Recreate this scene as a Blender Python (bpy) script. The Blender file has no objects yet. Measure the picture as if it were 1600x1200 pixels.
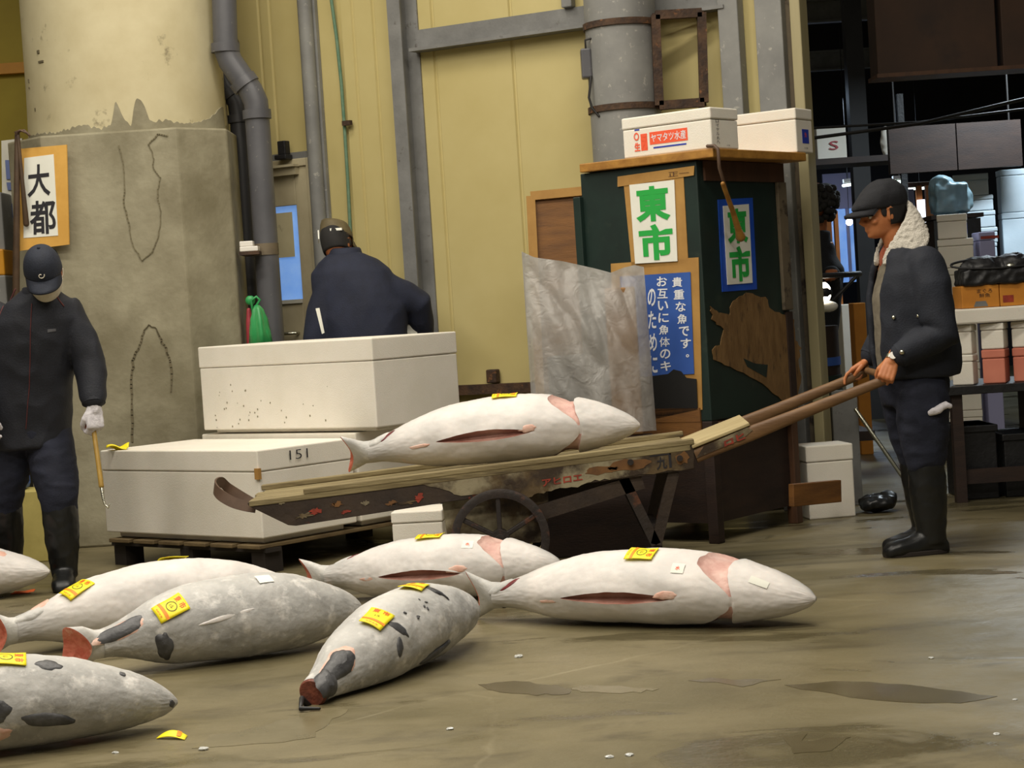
import bpy, bmesh, math, random
from mathutils import Vector, Matrix, noise
random.seed(7)
SC = bpy.context.scene
COL = SC.collection
V = Vector
R = math.radians
# ------------------------------------------------------------------ camera
FPX = 3000.0
PITCH, ROLL = R(2.25), R(3.7)
CAM = V((0, 0, 1.25))
FW = V((0, math.cos(PITCH), -math.sin(PITCH)))
R0 = V((1, 0, 0)); U0 = V((0, math.sin(PITCH), math.cos(PITCH)))
CX = R0*math.cos(ROLL) - U0*math.sin(ROLL)
CY = R0*math.sin(ROLL) + U0*math.cos(ROLL)
cd = bpy.data.cameras.new('camera'); cam = bpy.data.objects.new('camera', cd); COL.objects.link(cam)
cd.sensor_width = 36; cd.sensor_fit = 'HORIZONTAL'; cd.lens = 36*FPX/1600
cd.clip_end = 200
M = Matrix((CX, CY, -FW)).transposed().to_4x4(); M.translation = CAM
cam.matrix_world = M
SC.camera = cam

def ray(px, py): return FW*FPX + CX*(px-800) + CY*(600-py)
def at(px, py, y):                       # the point of the sight line that stands at distance y
    d = ray(px, py); return CAM + d*(y/d.y)
def ground(px, py, z=0):
    d = ray(px, py); return CAM + d*((z-CAM.z)/d.z)
def onplane(px, py, p0, n, off=0):
    d = ray(px, py); return CAM + d*((p0-CAM).dot(n)/d.dot(n)) + n*off
def lerp(a, b, t): return a + (b-a)*t
def sm(a, b, x):
    t = max(0, min(1, (x-a)/(b-a))); return t*t*(3-2*t)
def interp(tab, t):                      # smooth interpolation through a table of (t, value ...)
    if t <= tab[0][0]: return tab[0][1:]
    if t >= tab[-1][0]: return tab[-1][1:]
    for i in range(len(tab)-1):
        if tab[i][0] <= t <= tab[i+1][0]:
            a, b = tab[i], tab[i+1]
            p = tab[i-1] if i > 0 else a
            q = tab[i+2] if i+2 < len(tab) else b
            h = b[0]-a[0]; u = (t-a[0])/h; out = []
            for k in range(1, len(a)):
                m0 = (b[k]-p[k])/(b[0]-p[0]) if b[0] != p[0] else 0
                m1 = (q[k]-a[k])/(q[0]-a[0]) if q[0] != a[0] else 0
                out.append((2*u**3-3*u*u+1)*a[k]+(u**3-2*u*u+u)*h*m0+(-2*u**3+3*u*u)*b[k]+(u**3-u*u)*h*m1)
            return tuple(out)

# ------------------------------------------------------------------ materials
def lin(c):
    return tuple(((x/255)/12.92 if x/255 <= .04045 else ((x/255+.055)/1.055)**2.4) for x in c)
MATS = {}
def mat(name, c1, c2=None, rough=.6, scale=8, detail=5, stretch=(1, 1, 1), bump=0, bscale=40, metal=0,
        lo=.35, hi=.65, spec=.5, emit=0, c3=None, s3=3, lo3=.55, hi3=.7, rough2=None, alpha=1, trans=0, sub=0, coat=0, sheen=0, attr=None):
    m = bpy.data.materials.new(name); m.use_nodes = True
    nt = m.node_tree; N = nt.nodes; L = nt.links
    b = N['Principled BSDF']
    b.inputs['Roughness'].default_value = rough; b.inputs['Metallic'].default_value = metal
    b.inputs['Specular IOR Level'].default_value = spec
    tc = N.new('ShaderNodeTexCoord'); mp = N.new('ShaderNodeMapping')
    mp.inputs['Scale'].default_value = stretch
    L.new(tc.outputs['Object'], mp.inputs['Vector'])
    def noise_ramp(sc, det, a, bb, lo, hi):
        n = N.new('ShaderNodeTexNoise'); n.inputs['Scale'].default_value = sc; n.inputs['Detail'].default_value = det
        n.inputs['Roughness'].default_value = .62
        L.new(mp.outputs[0], n.inputs['Vector'])
        r = N.new('ShaderNodeMapRange'); r.inputs[1].default_value = lo; r.inputs[2].default_value = hi
        L.new(n.outputs[0], r.inputs[0]); return r
    def mix(f, a, bb):
        x = N.new('ShaderNodeMix'); x.data_type = 'RGBA'
        if hasattr(f, 'outputs'): L.new(f.outputs[0], x.inputs[0])
        else: L.new(f, x.inputs[0])
        for s, v in ((6, a), (7, bb)):
            if isinstance(v, tuple): x.inputs[s].default_value = v + (1,) if len(v) == 3 else v
            else: L.new(v, x.inputs[s])
        return x.outputs[2]
    out = lin(c1)
    if c2:
        r1 = noise_ramp(scale, detail, 0, 1, lo, hi)
        out = mix(r1, lin(c1), lin(c2))
    if attr:
        at_ = N.new('ShaderNodeAttribute'); at_.attribute_name = attr[0]
        r4 = noise_ramp(scale*1.7, detail, 0, 1, lo, hi)
        o2 = mix(r4, lin(attr[1]), lin(attr[2]))
        out = mix(at_.outputs['Fac'], out, o2)
    if c3:
        r3 = noise_ramp(s3, 6, 0, 1, lo3, hi3)
        out = mix(r3, out, lin(c3))
    if isinstance(out, tuple): b.inputs['Base Color'].default_value = out + (1,)
    else: L.new(out, b.inputs['Base Color'])
    if rough2 is not None:
        r2 = noise_ramp(scale*.7, 4, 0, 1, .35, .65)
        r2.inputs[3].default_value = rough; r2.inputs[4].default_value = rough2
        L.new(r2.outputs[0], b.inputs['Roughness'])
    if bump:
        n = N.new('ShaderNodeTexNoise'); n.inputs['Scale'].default_value = bscale; n.inputs['Detail'].default_value = 6
        L.new(mp.outputs[0], n.inputs['Vector'])
        bp = N.new('ShaderNodeBump'); bp.inputs['Strength'].default_value = bump; bp.inputs['Distance'].default_value = .01
        L.new(n.outputs[0], bp.inputs['Height']); L.new(bp.outputs[0], b.inputs['Normal'])
    if emit:
        if isinstance(out, tuple): b.inputs['Emission Color'].default_value = out + (1,)
        else: L.new(out, b.inputs['Emission Color'])
        b.inputs['Emission Strength'].default_value = emit
    if trans: b.inputs['Transmission Weight'].default_value = trans
    if alpha < 1: b.inputs['Alpha'].default_value = alpha
    if sub:
        b.inputs['Subsurface Weight'].default_value = sub; b.inputs['Subsurface Radius'].default_value = (.02, .012, .008); b.inputs['Subsurface Scale'].default_value = .5
    if coat: b.inputs['Coat Weight'].default_value = coat; b.inputs['Coat Roughness'].default_value = .2
    MATS[name] = m
    return m

mat('yellow_wall', (196, 182, 126), (187, 172, 114), .55, 1.2, bump=.05, bscale=6)
mat('deep_yellow_wall', (176, 156, 40), (160, 140, 30), .6, 1.5)
mat('orange_band', (214, 150, 30), (190, 130, 30), .5, 4)
mat('cream_paint', (206, 196, 160), (190, 178, 140), .6, 2, c3=(128, 118, 92), s3=5, lo3=.64, hi3=.72, bump=.15, bscale=12)
mat('concrete', (158, 152, 128), (128, 121, 98), .8, 2.2, c3=(108, 101, 76), s3=1.3, lo3=.5, hi3=.75, bump=.35, bscale=25)
mat('crack_dark', (96, 88, 66), (112, 103, 80), .9, 9)
mat('patch_line', (112, 104, 80), (128, 120, 94), .9, 9)
mat('grey_steel', (128, 128, 126), (110, 110, 108), .5, 5, c3=(84, 78, 72), s3=14, lo3=.62, hi3=.72, bump=.1, bscale=60)
mat('pale_grey_paint', (138, 138, 134), (118, 118, 116), .55, 3, c3=(160, 158, 150), s3=25, lo3=.62, hi3=.68)
mat('rust', (84, 60, 40), (48, 34, 26), .8, 14, c3=(128, 84, 48), s3=20, lo3=.6, hi3=.7, bump=.4, bscale=70)
mat('pvc_grey', (92, 92, 96), (80, 80, 84), .38, 3, c3=(120, 118, 114), s3=30, lo3=.66, hi3=.7)
mat('pvc_dark', (52, 52, 54), (44, 44, 46), .45, 3)
mat('door_paint', (182, 172, 142), (168, 156, 126), .6, 4, c3=(104, 88, 62), s3=24, lo3=.68, hi3=.75)
mat('blue_pane', (110, 160, 235), (140, 180, 240), .3, 3, emit=.5)
mat('white_light', (235, 240, 255), None, .3, emit=2.2)
mat('track_cream', (170, 160, 122), (150, 140, 104), .55, 4, stretch=(1, 1, .2))
mat('green_board', (24, 44, 38), (18, 34, 30), .5, 4, c3=(38, 52, 44), s3=9, lo3=.6, hi3=.75)
mat('rust_brown', (128, 88, 44), (96, 64, 34), .7, 9)
mat('wood_top', (176, 128, 56), (146, 100, 40), .5, 3, stretch=(1, 6, 6), bump=.1)
mat('ply_brown', (132, 88, 40), (104, 68, 32), .65, 3, stretch=(1, 1, 6), c3=(70, 46, 26), s3=5, lo3=.6, hi3=.75, bump=.15)
mat('torn_ply', (128, 98, 58), (104, 76, 40), .8, 6, stretch=(3, 3, 1), c3=(74, 54, 30), s3=7, lo3=.58, hi3=.7, bump=.3)
mat('dark_wood', (50, 34, 26), (36, 24, 20), .6, 4, stretch=(1, 1, 4), bump=.1)
mat('brown_frame', (88, 58, 36), (70, 46, 30), .6, 4, stretch=(4, 4, 1))
mat('worn_frame', (112, 100, 80), (92, 82, 66), .7, 5, c3=(50, 40, 32), s3=9, lo3=.56, hi3=.66)
mat('card_tan', (180, 138, 72), (162, 120, 60), .75, 5)
mat('card_yellow', (222, 172, 84), (206, 156, 70), .7, 5)
mat('paper_white', (236, 236, 226), (226, 226, 214), .7, 4)
mat('ink_green', (34, 166, 66), None, .6)
mat('ink_black', (34, 32, 38), None, .6)
mat('ink_white', (226, 228, 232), None, .6)
mat('ink_orange', (238, 92, 56), None, .6)
mat('ink_blue', (40, 60, 170), None, .6)
mat('blue_vinyl', (30, 84, 196), (24, 70, 176), .45, 4)
mat('blue_poster', (56, 96, 176), (48, 84, 160), .5, 3)
mat('black_sheet', (14, 14, 14), (20, 20, 20), .6, 4)
mat('styro', (236, 230, 218), (228, 222, 208), .75, 3, bump=.15, bscale=160, c3=(196, 186, 166), s3=17, lo3=.7, hi3=.78, sub=.08)
mat('styro_blue_lit', (205, 218, 226), (190, 206, 216), .75, 3, bump=.1, bscale=120)  # white foam with the bluish stall light mixed into its colour
mat('styro_red', (214, 132, 108), (200, 118, 96), .75, 4)
mat('cart_wood', (150, 136, 98), (112, 98, 66), .75, 5, stretch=(.5, 6, 6), c3=(60, 48, 30), s3=4, lo3=.56, hi3=.7, bump=.3, bscale=30)
mat('cart_side', (150, 140, 112), (92, 74, 46), .65, 4, lo=.42, hi=.56, c3=(56, 42, 28), s3=5, lo3=.46, hi3=.58, bump=.25)
mat('cart_dark', (62, 48, 36), (40, 30, 24), .65, 6, c3=(150, 66, 36), s3=6, lo3=.64, hi3=.7, bump=.3)
mat('pole_wood', (124, 92, 58), (96, 68, 42), .55, 4, stretch=(.6, 5, 5), bump=.15)
mat('cart_iron', (46, 36, 30), (34, 28, 26), .6, 10, c3=(92, 54, 34), s3=14, lo3=.58, hi3=.7, bump=.3)
mat('hook_iron', (96, 74, 58), (80, 60, 46), .6, 10)
mat('red_paint', (164, 60, 40), (126, 46, 32), .6, 20, c3=(84, 50, 36), s3=22, lo3=.55, hi3=.7)
mat('cream_board', (186, 170, 126), (168, 150, 108), .7, 4, stretch=(.5, 4, 4))
mat('tuna_white', (228, 222, 217), (208, 204, 200), .5, 7, detail=8, rough2=.7, bump=.12, bscale=38, c3=(226, 200, 190), s3=5, lo3=.64, hi3=.8, sub=.08,
    attr=('back', (170, 168, 164), (148, 148, 146)))
mat('tuna_grey', (208, 206, 201), (172, 171, 168), .5, 5, detail=9, rough2=.72, bump=.25, bscale=60, c3=(214, 211, 206), s3=13, lo3=.54, hi3=.68, sub=.06,
    attr=('back', (186, 184, 180), (150, 149, 146)))
mat('tuna_gutted', (158, 106, 92), (190, 148, 134), .5, 9, bump=.3, bscale=60)
mat('tuna_gill', (220, 186, 174), (196, 152, 142), .55, 12, bump=.3, bscale=60)
mat('tuna_flesh', (234, 144, 120), (214, 108, 88), .5, 26, c3=(244, 186, 164), s3=14, lo3=.55, hi3=.65, bump=.4, bscale=80)
mat('tuna_darkmeat', (132, 72, 52), (92, 44, 36), .5, 30, bump=.4, bscale=90)
mat('tuna_slice', (120, 30, 34), (90, 24, 28), .45, 20)
mat('fin_black', (52, 52, 54), (92, 92, 94), .45, 11, bump=.3, bscale=50)
mat('fin_pink', (228, 196, 180), (220, 168, 148), .5, 20, bump=.3)
mat('tag_yellow', (250, 236, 36), (248, 226, 24), .5, 8)
mat('tag_orange', (240, 140, 20), None, .5)
mat('tag_red', (226, 96, 20), None, .5)
mat('skin', (196, 126, 80), (180, 110, 66), .5, 12, sub=.1)
mat('skin_dark', (170, 104, 62), (156, 92, 54), .5, 12, sub=.1)
mat('hair_black', (22, 20, 20), (30, 28, 26), .8, 30)
mat('eye_white', (220, 214, 205), None, .3)
mat('eye_dark', (24, 18, 16), None, .2)
mat('navy_jacket', (25, 30, 42), (20, 24, 35), .8, 14, bump=.2, bscale=120)
mat('black_jacket', (23, 26, 36), (18, 20, 29), .75, 14, bump=.2, bscale=120)
mat('blue_jacket', (29, 35, 56), (22, 27, 45), .8, 10, bump=.2, bscale=120)
mat('navy_trousers', (24, 28, 46), (18, 22, 38), .85, 10, bump=.2, bscale=90)
mat('boot_rubber', (24, 25, 25), (18, 19, 19), .38, 8)
mat('boot_sole', (40, 32, 28), None, .7)
mat('fleece', (206, 200, 188), (190, 184, 172), .9, 60, bump=.6, bscale=150)
mat('shirt_grey', (120, 112, 96), (104, 96, 82), .9, 30, bump=.2)
mat('shirt_red', (150, 76, 50), None, .8)
mat('cap_black', (26, 27, 33), (20, 21, 26), .85, 30, bump=.2, bscale=150)
mat('cap_navy', (28, 34, 48), (22, 27, 40), .8, 30, bump=.2, bscale=150)
mat('cap_olive', (104, 92, 62), (84, 74, 50), .7, 12)
mat('cap_brown', (76, 62, 44), (62, 50, 36), .8, 14)
mat('white_glove', (224, 220, 224), (208, 204, 210), .85, 40, bump=.3, bscale=150)
mat('mask_white', (222, 214, 196), (206, 198, 180), .85, 20)
mat('red_piping', (84, 36, 36), None, .7)
mat('orange_cloth', (222, 96, 40), None, .6)
mat('metal_shiny', (200, 198, 180), None, .25, metal=1)
mat('bamboo', (176, 142, 66), (150, 118, 50), .5, 8, stretch=(4, 4, .6))
mat('dark_stick', (84, 64, 44), (64, 48, 34), .6, 8)
mat('bag_green', (60, 170, 96), (40, 150, 80), .4, 10, trans=.2)
mat('rope_green', (112, 138, 112), (86, 122, 98), .7, 20)
mat('bag_red', (170, 60, 70), None, .5)
mat('pallet_wood', (120, 102, 70), (90, 74, 48), .8, 5, stretch=(1, 1, 4), bump=.2)
mat('pallet_dark', (48, 40, 34), (36, 30, 26), .8, 5)
mat('dark_brown_panel', (66, 44, 28), (54, 36, 24), .7, 3, c3=(40, 28, 22), s3=2)
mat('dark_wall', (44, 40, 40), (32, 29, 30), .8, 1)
mat('black_stuff', (20, 20, 22), (30, 30, 32), .5, 12, bump=.3)
mat('orange_card', (206, 136, 44), (188, 120, 36), .7, 5)
mat('brown_card', (150, 112, 70), (132, 96, 58), .75, 5)
mat('orange_post', (176, 106, 44), (150, 88, 36), .6, 5)
mat('lavender', (150, 150, 186), None, .6)
mat('white_plastic', (226, 222, 214), None, .35)
mat('cold_plastic', (168, 196, 206), (140, 172, 184), .3, 8, trans=.35)
mat('crate_yellow', (190, 176, 104), (170, 156, 88), .6, 5)
mat('board_white', (206, 204, 190), (186, 184, 172), .6, 4)
mat('board_blue', (90, 104, 150), None, .6)
mat('lamp_on', (255, 240, 214), None, .3, emit=14)
mat('tube_on', (225, 245, 240), None, .3, emit=3)
mat('wet_dark', (82, 74, 52), (92, 84, 60), .25, 6)
mat('wet_pale', (126, 117, 90), (106, 98, 72), .27, 3)
mat('ice', (226, 228, 224), None, .2, trans=.3)
mat('reed_wire', (26, 24, 23), None, .6)

def plastic_mat():
    m = bpy.data.materials.new('clear_plastic'); m.use_nodes = True
    nt = m.node_tree; N = nt.nodes; L = nt.links
    b = N['Principled BSDF']; b.inputs['Base Color'].default_value = lin((206, 204, 200)) + (1,)
    b.inputs['Roughness'].default_value = .32; b.inputs['Specular IOR Level'].default_value = .8
    tr = N.new('ShaderNodeBsdfTransparent'); tl = N.new('ShaderNodeBsdfTranslucent'); tl.inputs[0].default_value = lin((210, 208, 204)) + (1,)
    mx = N.new('ShaderNodeMixShader'); mx2 = N.new('ShaderNodeMixShader')
    tc = N.new('ShaderNodeTexCoord'); n = N.new('ShaderNodeTexNoise'); n.inputs['Scale'].default_value = 5; n.inputs['Detail'].default_value = 6
    L.new(tc.outputs['Object'], n.inputs['Vector'])
    r = N.new('ShaderNodeMapRange'); r.inputs[1].default_value = .3; r.inputs[2].default_value = .7; r.inputs[3].default_value = .44; r.inputs[4].default_value = .76
    L.new(n.outputs[0], r.inputs[0])
    mx2.inputs[0].default_value = .35
    L.new(b.outputs[0], mx2.inputs[1]); L.new(tl.outputs[0], mx2.inputs[2])
    L.new(r.outputs[0], mx.inputs[0]); L.new(tr.outputs[0], mx.inputs[1]); L.new(mx2.outputs[0], mx.inputs[2])
    L.new(mx.outputs[0], N['Material Output'].inputs['Surface'])
    n2 = N.new('ShaderNodeTexNoise'); n2.inputs['Scale'].default_value = 14; n2.inputs['Detail'].default_value = 8; n2.inputs['Distortion'].default_value = 1.5
    L.new(tc.outputs['Object'], n2.inputs['Vector'])
    bp = N.new('ShaderNodeBump'); bp.inputs['Strength'].default_value = .45; bp.inputs['Distance'].default_value = .02
    L.new(n2.outputs[0], bp.inputs['Height']); L.new(bp.outputs[0], b.inputs['Normal'])
    MATS['clear_plastic'] = m
plastic_mat()

def floor_mat():
    m = bpy.data.materials.new('wet_concrete_floor'); m.use_nodes = True
    nt = m.node_tree; N = nt.nodes; L = nt.links; b = N['Principled BSDF']
    tc = N.new('ShaderNodeTexCoord')
    def nz(scale, detail, st, dist=0, rot=0):
        mp = N.new('ShaderNodeMapping'); mp.inputs['Scale'].default_value = st; mp.inputs['Rotation'].default_value = (0, 0, rot)
        L.new(tc.outputs['Object'], mp.inputs['Vector'])
        n = N.new('ShaderNodeTexNoise'); n.inputs['Scale'].default_value = scale; n.inputs['Detail'].default_value = detail; n.inputs['Distortion'].default_value = dist
        n.inputs['Roughness'].default_value = .6
        L.new(mp.outputs[0], n.inputs['Vector']); return n.outputs[0]
    def rng(x, a, bb, c=0, d=1):
        r = N.new('ShaderNodeMapRange'); r.inputs[1].default_value = a; r.inputs[2].default_value = bb; r.inputs[3].default_value = c; r.inputs[4].default_value = d
        L.new(x, r.inputs[0]); return r.outputs[0]
    def mix(f, a, bb):
        x = N.new('ShaderNodeMix'); x.data_type = 'RGBA'; L.new(f, x.inputs[0])
        for s, v in ((6, a), (7, bb)):
            if isinstance(v, tuple): x.inputs[s].default_value = v + (1,)
            else: L.new(v, x.inputs[s])
        return x.outputs[2]
    big = rng(nz(.9, 7, (1, 1.6, 1), .6, .5), .35, .65)
    fine = rng(nz(7, 7, (1, 1, 1)), .3, .7)
    c = mix(big, lin((98, 90, 64)), lin((124, 114, 86)))
    c = mix(rng(nz(2.2, 6, (1, 1.8, 1), .4), .55, .72), c, lin((84, 76, 54)))
    c = mix(rng(nz(60, 3, (1, 1, 1)), .62, .8, 0, .5), c, lin((82, 72, 54)))
    wet = rng(nz(.75, 6, (1, 2.2, 1), .8, -.3), .56, .62)
    c = mix(rng(nz(.75, 6, (1, 2.2, 1), .8, -.3), .56, .62, 0, .6), c, lin((78, 72, 52)))
    # pale hairline cracks
    vo = N.new('ShaderNodeTexVoronoi'); vo.feature = 'DISTANCE_TO_EDGE'; vo.inputs['Scale'].default_value = .55
    mp = N.new('ShaderNodeMapping'); L.new(tc.outputs['Object'], mp.inputs['Vector'])
    ad = N.new('ShaderNodeMix'); ad.data_type = 'VECTOR'; ad.inputs[0].default_value = .12
    nn = N.new('ShaderNodeTexNoise'); nn.inputs['Scale'].default_value = 3; nn.inputs['Detail'].default_value = 5
    L.new(tc.outputs['Object'], nn.inputs['Vector'])
    L.new(mp.outputs[0], ad.inputs[4]); L.new(nn.outputs[1], ad.inputs[5])
    L.new(ad.outputs[1], vo.inputs['Vector'])
    ck = rng(vo.outputs[0], .0, .006, 1, 0)
    ckm = N.new('ShaderNodeMath'); ckm.operation = 'MULTIPLY'; L.new(ck, ckm.inputs[0]); L.new(rng(nz(1.2, 3, (1, 1, 1)), .5, .65, 0, .28), ckm.inputs[1])
    c = mix(ckm.outputs[0], c, lin((176, 166, 138)))
    L.new(c, b.inputs['Base Color'])
    ro = rng(nz(1.6, 6, (1, 1.5, 1), .5), .3, .7, .3, .58)
    mr = N.new('ShaderNodeMix'); mr.data_type = 'FLOAT'
    L.new(wet, mr.inputs[0]); L.new(ro, mr.inputs[2]); mr.inputs[3].default_value = .16
    L.new(mr.outputs[0], b.inputs['Roughness'])
    bp = N.new('ShaderNodeBump'); bp.inputs['Strength'].default_value = .25; bp.inputs['Distance'].default_value = .02
    L.new(nz(9, 8, (1, 1, 1)), bp.inputs['Height']); L.new(bp.outputs[0], b.inputs['Normal'])
    MATS['floor'] = m
floor_mat()

# ------------------------------------------------------------------ mesh building
class MB:
    def __init__(s): s.v = []; s.f = []; s.m = []
    def add(s, vs, fs, mi=0):
        k = len(s.v); s.v += [V(p) for p in vs]
        s.f += [tuple(i+k for i in f) for f in fs]; s.m += [mi]*len(fs); return s
    def box(s, c, size, rot=None, mi=0, taper=1.0):
        c = V(c); h = V(size)/2; vs = []
        for z in (-1, 1):
            k = taper if z < 0 else 1
            for x, y in ((-1, -1), (1, -1), (1, 1), (-1, 1)):
                p = V((x*h.x*k, y*h.y*k, z*h.z)); vs.append(c + (rot @ p if rot else p))
        return s.add(vs, [(3, 2, 1, 0), (4, 5, 6, 7), (0, 1, 5, 4), (1, 2, 6, 5), (2, 3, 7, 6), (3, 0, 4, 7)], mi)
    def obox(s, o, a, b, c, mi=0):       # box from a corner and three edge vectors
        o, a, b, c = V(o), V(a), V(b), V(c)
        vs = [o, o+a, o+a+b, o+b, o+c, o+a+c, o+a+b+c, o+b+c]
        fs = [(3, 2, 1, 0), (4, 5, 6, 7), (0, 1, 5, 4), (1, 2, 6, 5), (2, 3, 7, 6), (3, 0, 4, 7)]
        if a.cross(b).dot(c) < 0: fs = [tuple(reversed(f)) for f in fs]
        return s.add(vs, fs, mi)
    def beam(s, p, q, w, h, up=V((0, 0, 1)), mi=0):   # rectangular bar from p to q
        p, q = V(p), V(q); d = (q-p).normalized(); sd = d.cross(up).normalized(); u = sd.cross(d)
        return s.obox(p - sd*w/2 - u*h/2, q-p, sd*w, u*h, mi)
    def loft(s, rings, mi=0, cap=True, closed=True):
        n = len(rings[0]); vs = [p for r in rings for p in r]; fs = []
        for i in range(len(rings)-1):
            for j in range(n if closed else n-1):
                k = (j+1) % n
                fs.append((i*n+j, i*n+k, (i+1)*n+k, (i+1)*n+j))
        if cap:
            fs.append(tuple(reversed(range(n)))); fs.append(tuple((len(rings)-1)*n+j for j in range(n)))
        return s.add(vs, fs, mi)
    def tube(s, path, rad, n=12, mi=0, ends=True, flat=None):
        path = [V(p) for p in path]
        if not isinstance(rad, (list, tuple)): rad = [rad]*len(path)
        d0 = (path[1]-path[0]).normalized()
        ref = V((0, 0, 1)) if abs(d0.z) < .9 else V((0, 1, 0))
        u = d0.cross(ref).normalized(); rings = []
        def ring(c, d, r):
            w = d.cross(u).normalized()
            return [c + u*(math.cos(2*math.pi*k/n)*r) + w*(math.sin(2*math.pi*k/n)*r*(flat or 1)) for k in range(n)]
        for i, p in enumerate(path):
            if i == 0: d = path[1]-path[0]
            elif i == len(path)-1: d = path[-1]-path[-2]
            else: d = (path[i+1]-p).normalized() + (p-path[i-1]).normalized()
            d.normalize(); u = (u - d*u.dot(d)).normalized()
            if i == 0 and ends:
                for e in (.98, .8, .45): rings.append(ring(p - d*rad[0]*e, d, rad[0]*math.sqrt(1-e*e)))
            rings.append(ring(p, d, rad[i]))
            if i == len(path)-1 and ends:
                for e in (.45, .8, .98): rings.append(ring(p + d*rad[i]*e, d, rad[i]*math.sqrt(1-e*e)))
        return s.loft(rings, mi)
    def ball(s, c, r, axes=None, n=16, mi=0):
        c = V(c); r = V(r) if not isinstance(r, (int, float)) else V((r, r, r)); rings = []
        for i in range(1, n):
            th = math.pi*i/n - math.pi/2; rg = []
            for j in range(n*2):
                ph = math.pi*j/n
                p = V((math.cos(th)*math.cos(ph)*r.x, math.cos(th)*math.sin(ph)*r.y, math.sin(th)*r.z))
                rg.append(c + (axes @ p if axes else p))
            rings.append(rg)
        return s.loft(rings, mi)
    def cyl(s, p, q, r, n=32, mi=0, r2=None):
        return s.tube([p, q], [r, r if r2 is None else r2], n, mi, ends=False)
    def grid(s, fn, nu, nv, mi=0):
        vs = [fn(i/nu, j/nv) for i in range(nu+1) for j in range(nv+1)]
        fs = [(i*(nv+1)+j, (i+1)*(nv+1)+j, (i+1)*(nv+1)+j+1, i*(nv+1)+j+1) for i in range(nu) for j in range(nv)]
        return s.add(vs, fs, mi)
    def prism(s, poly, off, mi=0):       # polygon of 3-D points extruded by a vector
        n = len(poly); off = V(off); poly = [V(p) for p in poly]
        nn = V((0, 0, 0))
        for i in range(n): nn += poly[i].cross(poly[(i+1) % n])
        if nn.dot(off) > 0: poly = list(reversed(poly))
        vs = poly + [p+off for p in poly]
        fs = [tuple(range(n)), tuple(reversed(range(n, 2*n)))]
        for i in range(n): k = (i+1) % n; fs.append((i, n+i, n+k, k))
        return s.add(vs, fs, mi)
    def mesh(s, name, mats=None, smooth=False):
        me = bpy.data.meshes.new(name)
        me.from_pydata([tuple(p) for p in s.v], [], s.f)
        for m in (mats or []): me.materials.append(MATS[m])
        me.polygons.foreach_set('material_index', s.m)
        if smooth: me.polygons.foreach_set('use_smooth', [True]*len(s.f))
        me.update(); return me
    def build(s, name, mats, parent=None, smooth=False, bevel=0, seg=2, split=None):
        if isinstance(mats, str): mats = [mats]
        o = bpy.data.objects.new(name, s.mesh(name, mats, smooth)); COL.objects.link(o)
        link(o, parent)
        if bevel:
            b = o.modifiers.new('bevel', 'BEVEL'); b.width = bevel; b.segments = seg; b.limit_method = 'ANGLE'; b.angle_limit = R(40)
        if split: smooth_by_angle(o, split)
        return o
WORLD = {}
def link(o, parent):
    if parent is not None:
        o.parent = parent
        o.matrix_parent_inverse = WORLD.get(parent.name, Matrix()).inverted()
def smooth_by_angle(o, deg):
    me = o.data
    bm = bmesh.new(); bm.from_mesh(me)
    for f in bm.faces: f.smooth = True
    for e in bm.edges:
        if len(e.link_faces) == 2 and e.calc_face_angle(0) > R(deg): e.smooth = False
    bm.to_mesh(me); bm.free()
def tag(o, label=None, cat=None, group=None, kind=None):
    if label: o['label'] = label
    if cat: o['category'] = cat
    if group: o['group'] = group
    if kind: o['kind'] = kind
    return o
def thing(name, label, cat, loc=(0, 0, 0), group=None):
    o = bpy.data.objects.new(name, None); COL.objects.link(o); o.empty_display_size = .1
    o.location = V(loc); WORLD[o.name] = Matrix.Translation(V(loc))
    return tag(o, label, cat, group)
def struct(o): o['kind'] = 'structure'; return o
def remeshed(mb, name, matname, parent, voxel=.008, smooth=6, fold=0, fscale=6, fstretch=(1, 1, 1), factor=.5, seed=0, post=None):
    tmp = bpy.data.objects.new('t', mb.mesh('t')); COL.objects.link(tmp)
    r = tmp.modifiers.new('r', 'REMESH'); r.mode = 'VOXEL'; r.voxel_size = voxel
    if smooth:
        q = tmp.modifiers.new('s', 'SMOOTH'); q.iterations = smooth; q.factor = factor
    dg = bpy.context.evaluated_depsgraph_get(); dg.update()
    me = bpy.data.meshes.new_from_object(tmp.evaluated_get(dg)); me.name = name
    old = tmp.data; bpy.data.objects.remove(tmp); bpy.data.meshes.remove(old)
    if fold or post:
        me.update()
        ns = [v.normal.copy() for v in me.vertices]
        for v, n in zip(me.vertices, ns):
            p = v.co.copy()
            if fold:
                q = V((p.x*fstretch[0], p.y*fstretch[1], p.z*fstretch[2]))*fscale + V((seed*3.1, seed*1.7, 0))
                k = 1 - abs(noise.noise(q))*2.2 + .5*noise.noise(q*2.3)
                v.co = p + n*k*fold
            if post: v.co = post(v.co)
    me.materials.clear(); me.materials.append(MATS[matname])
    me.polygons.foreach_set('use_smooth', [True]*len(me.polygons))
    o = bpy.data.objects.new(name, me); COL.objects.link(o); link(o, parent)
    return o
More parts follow.
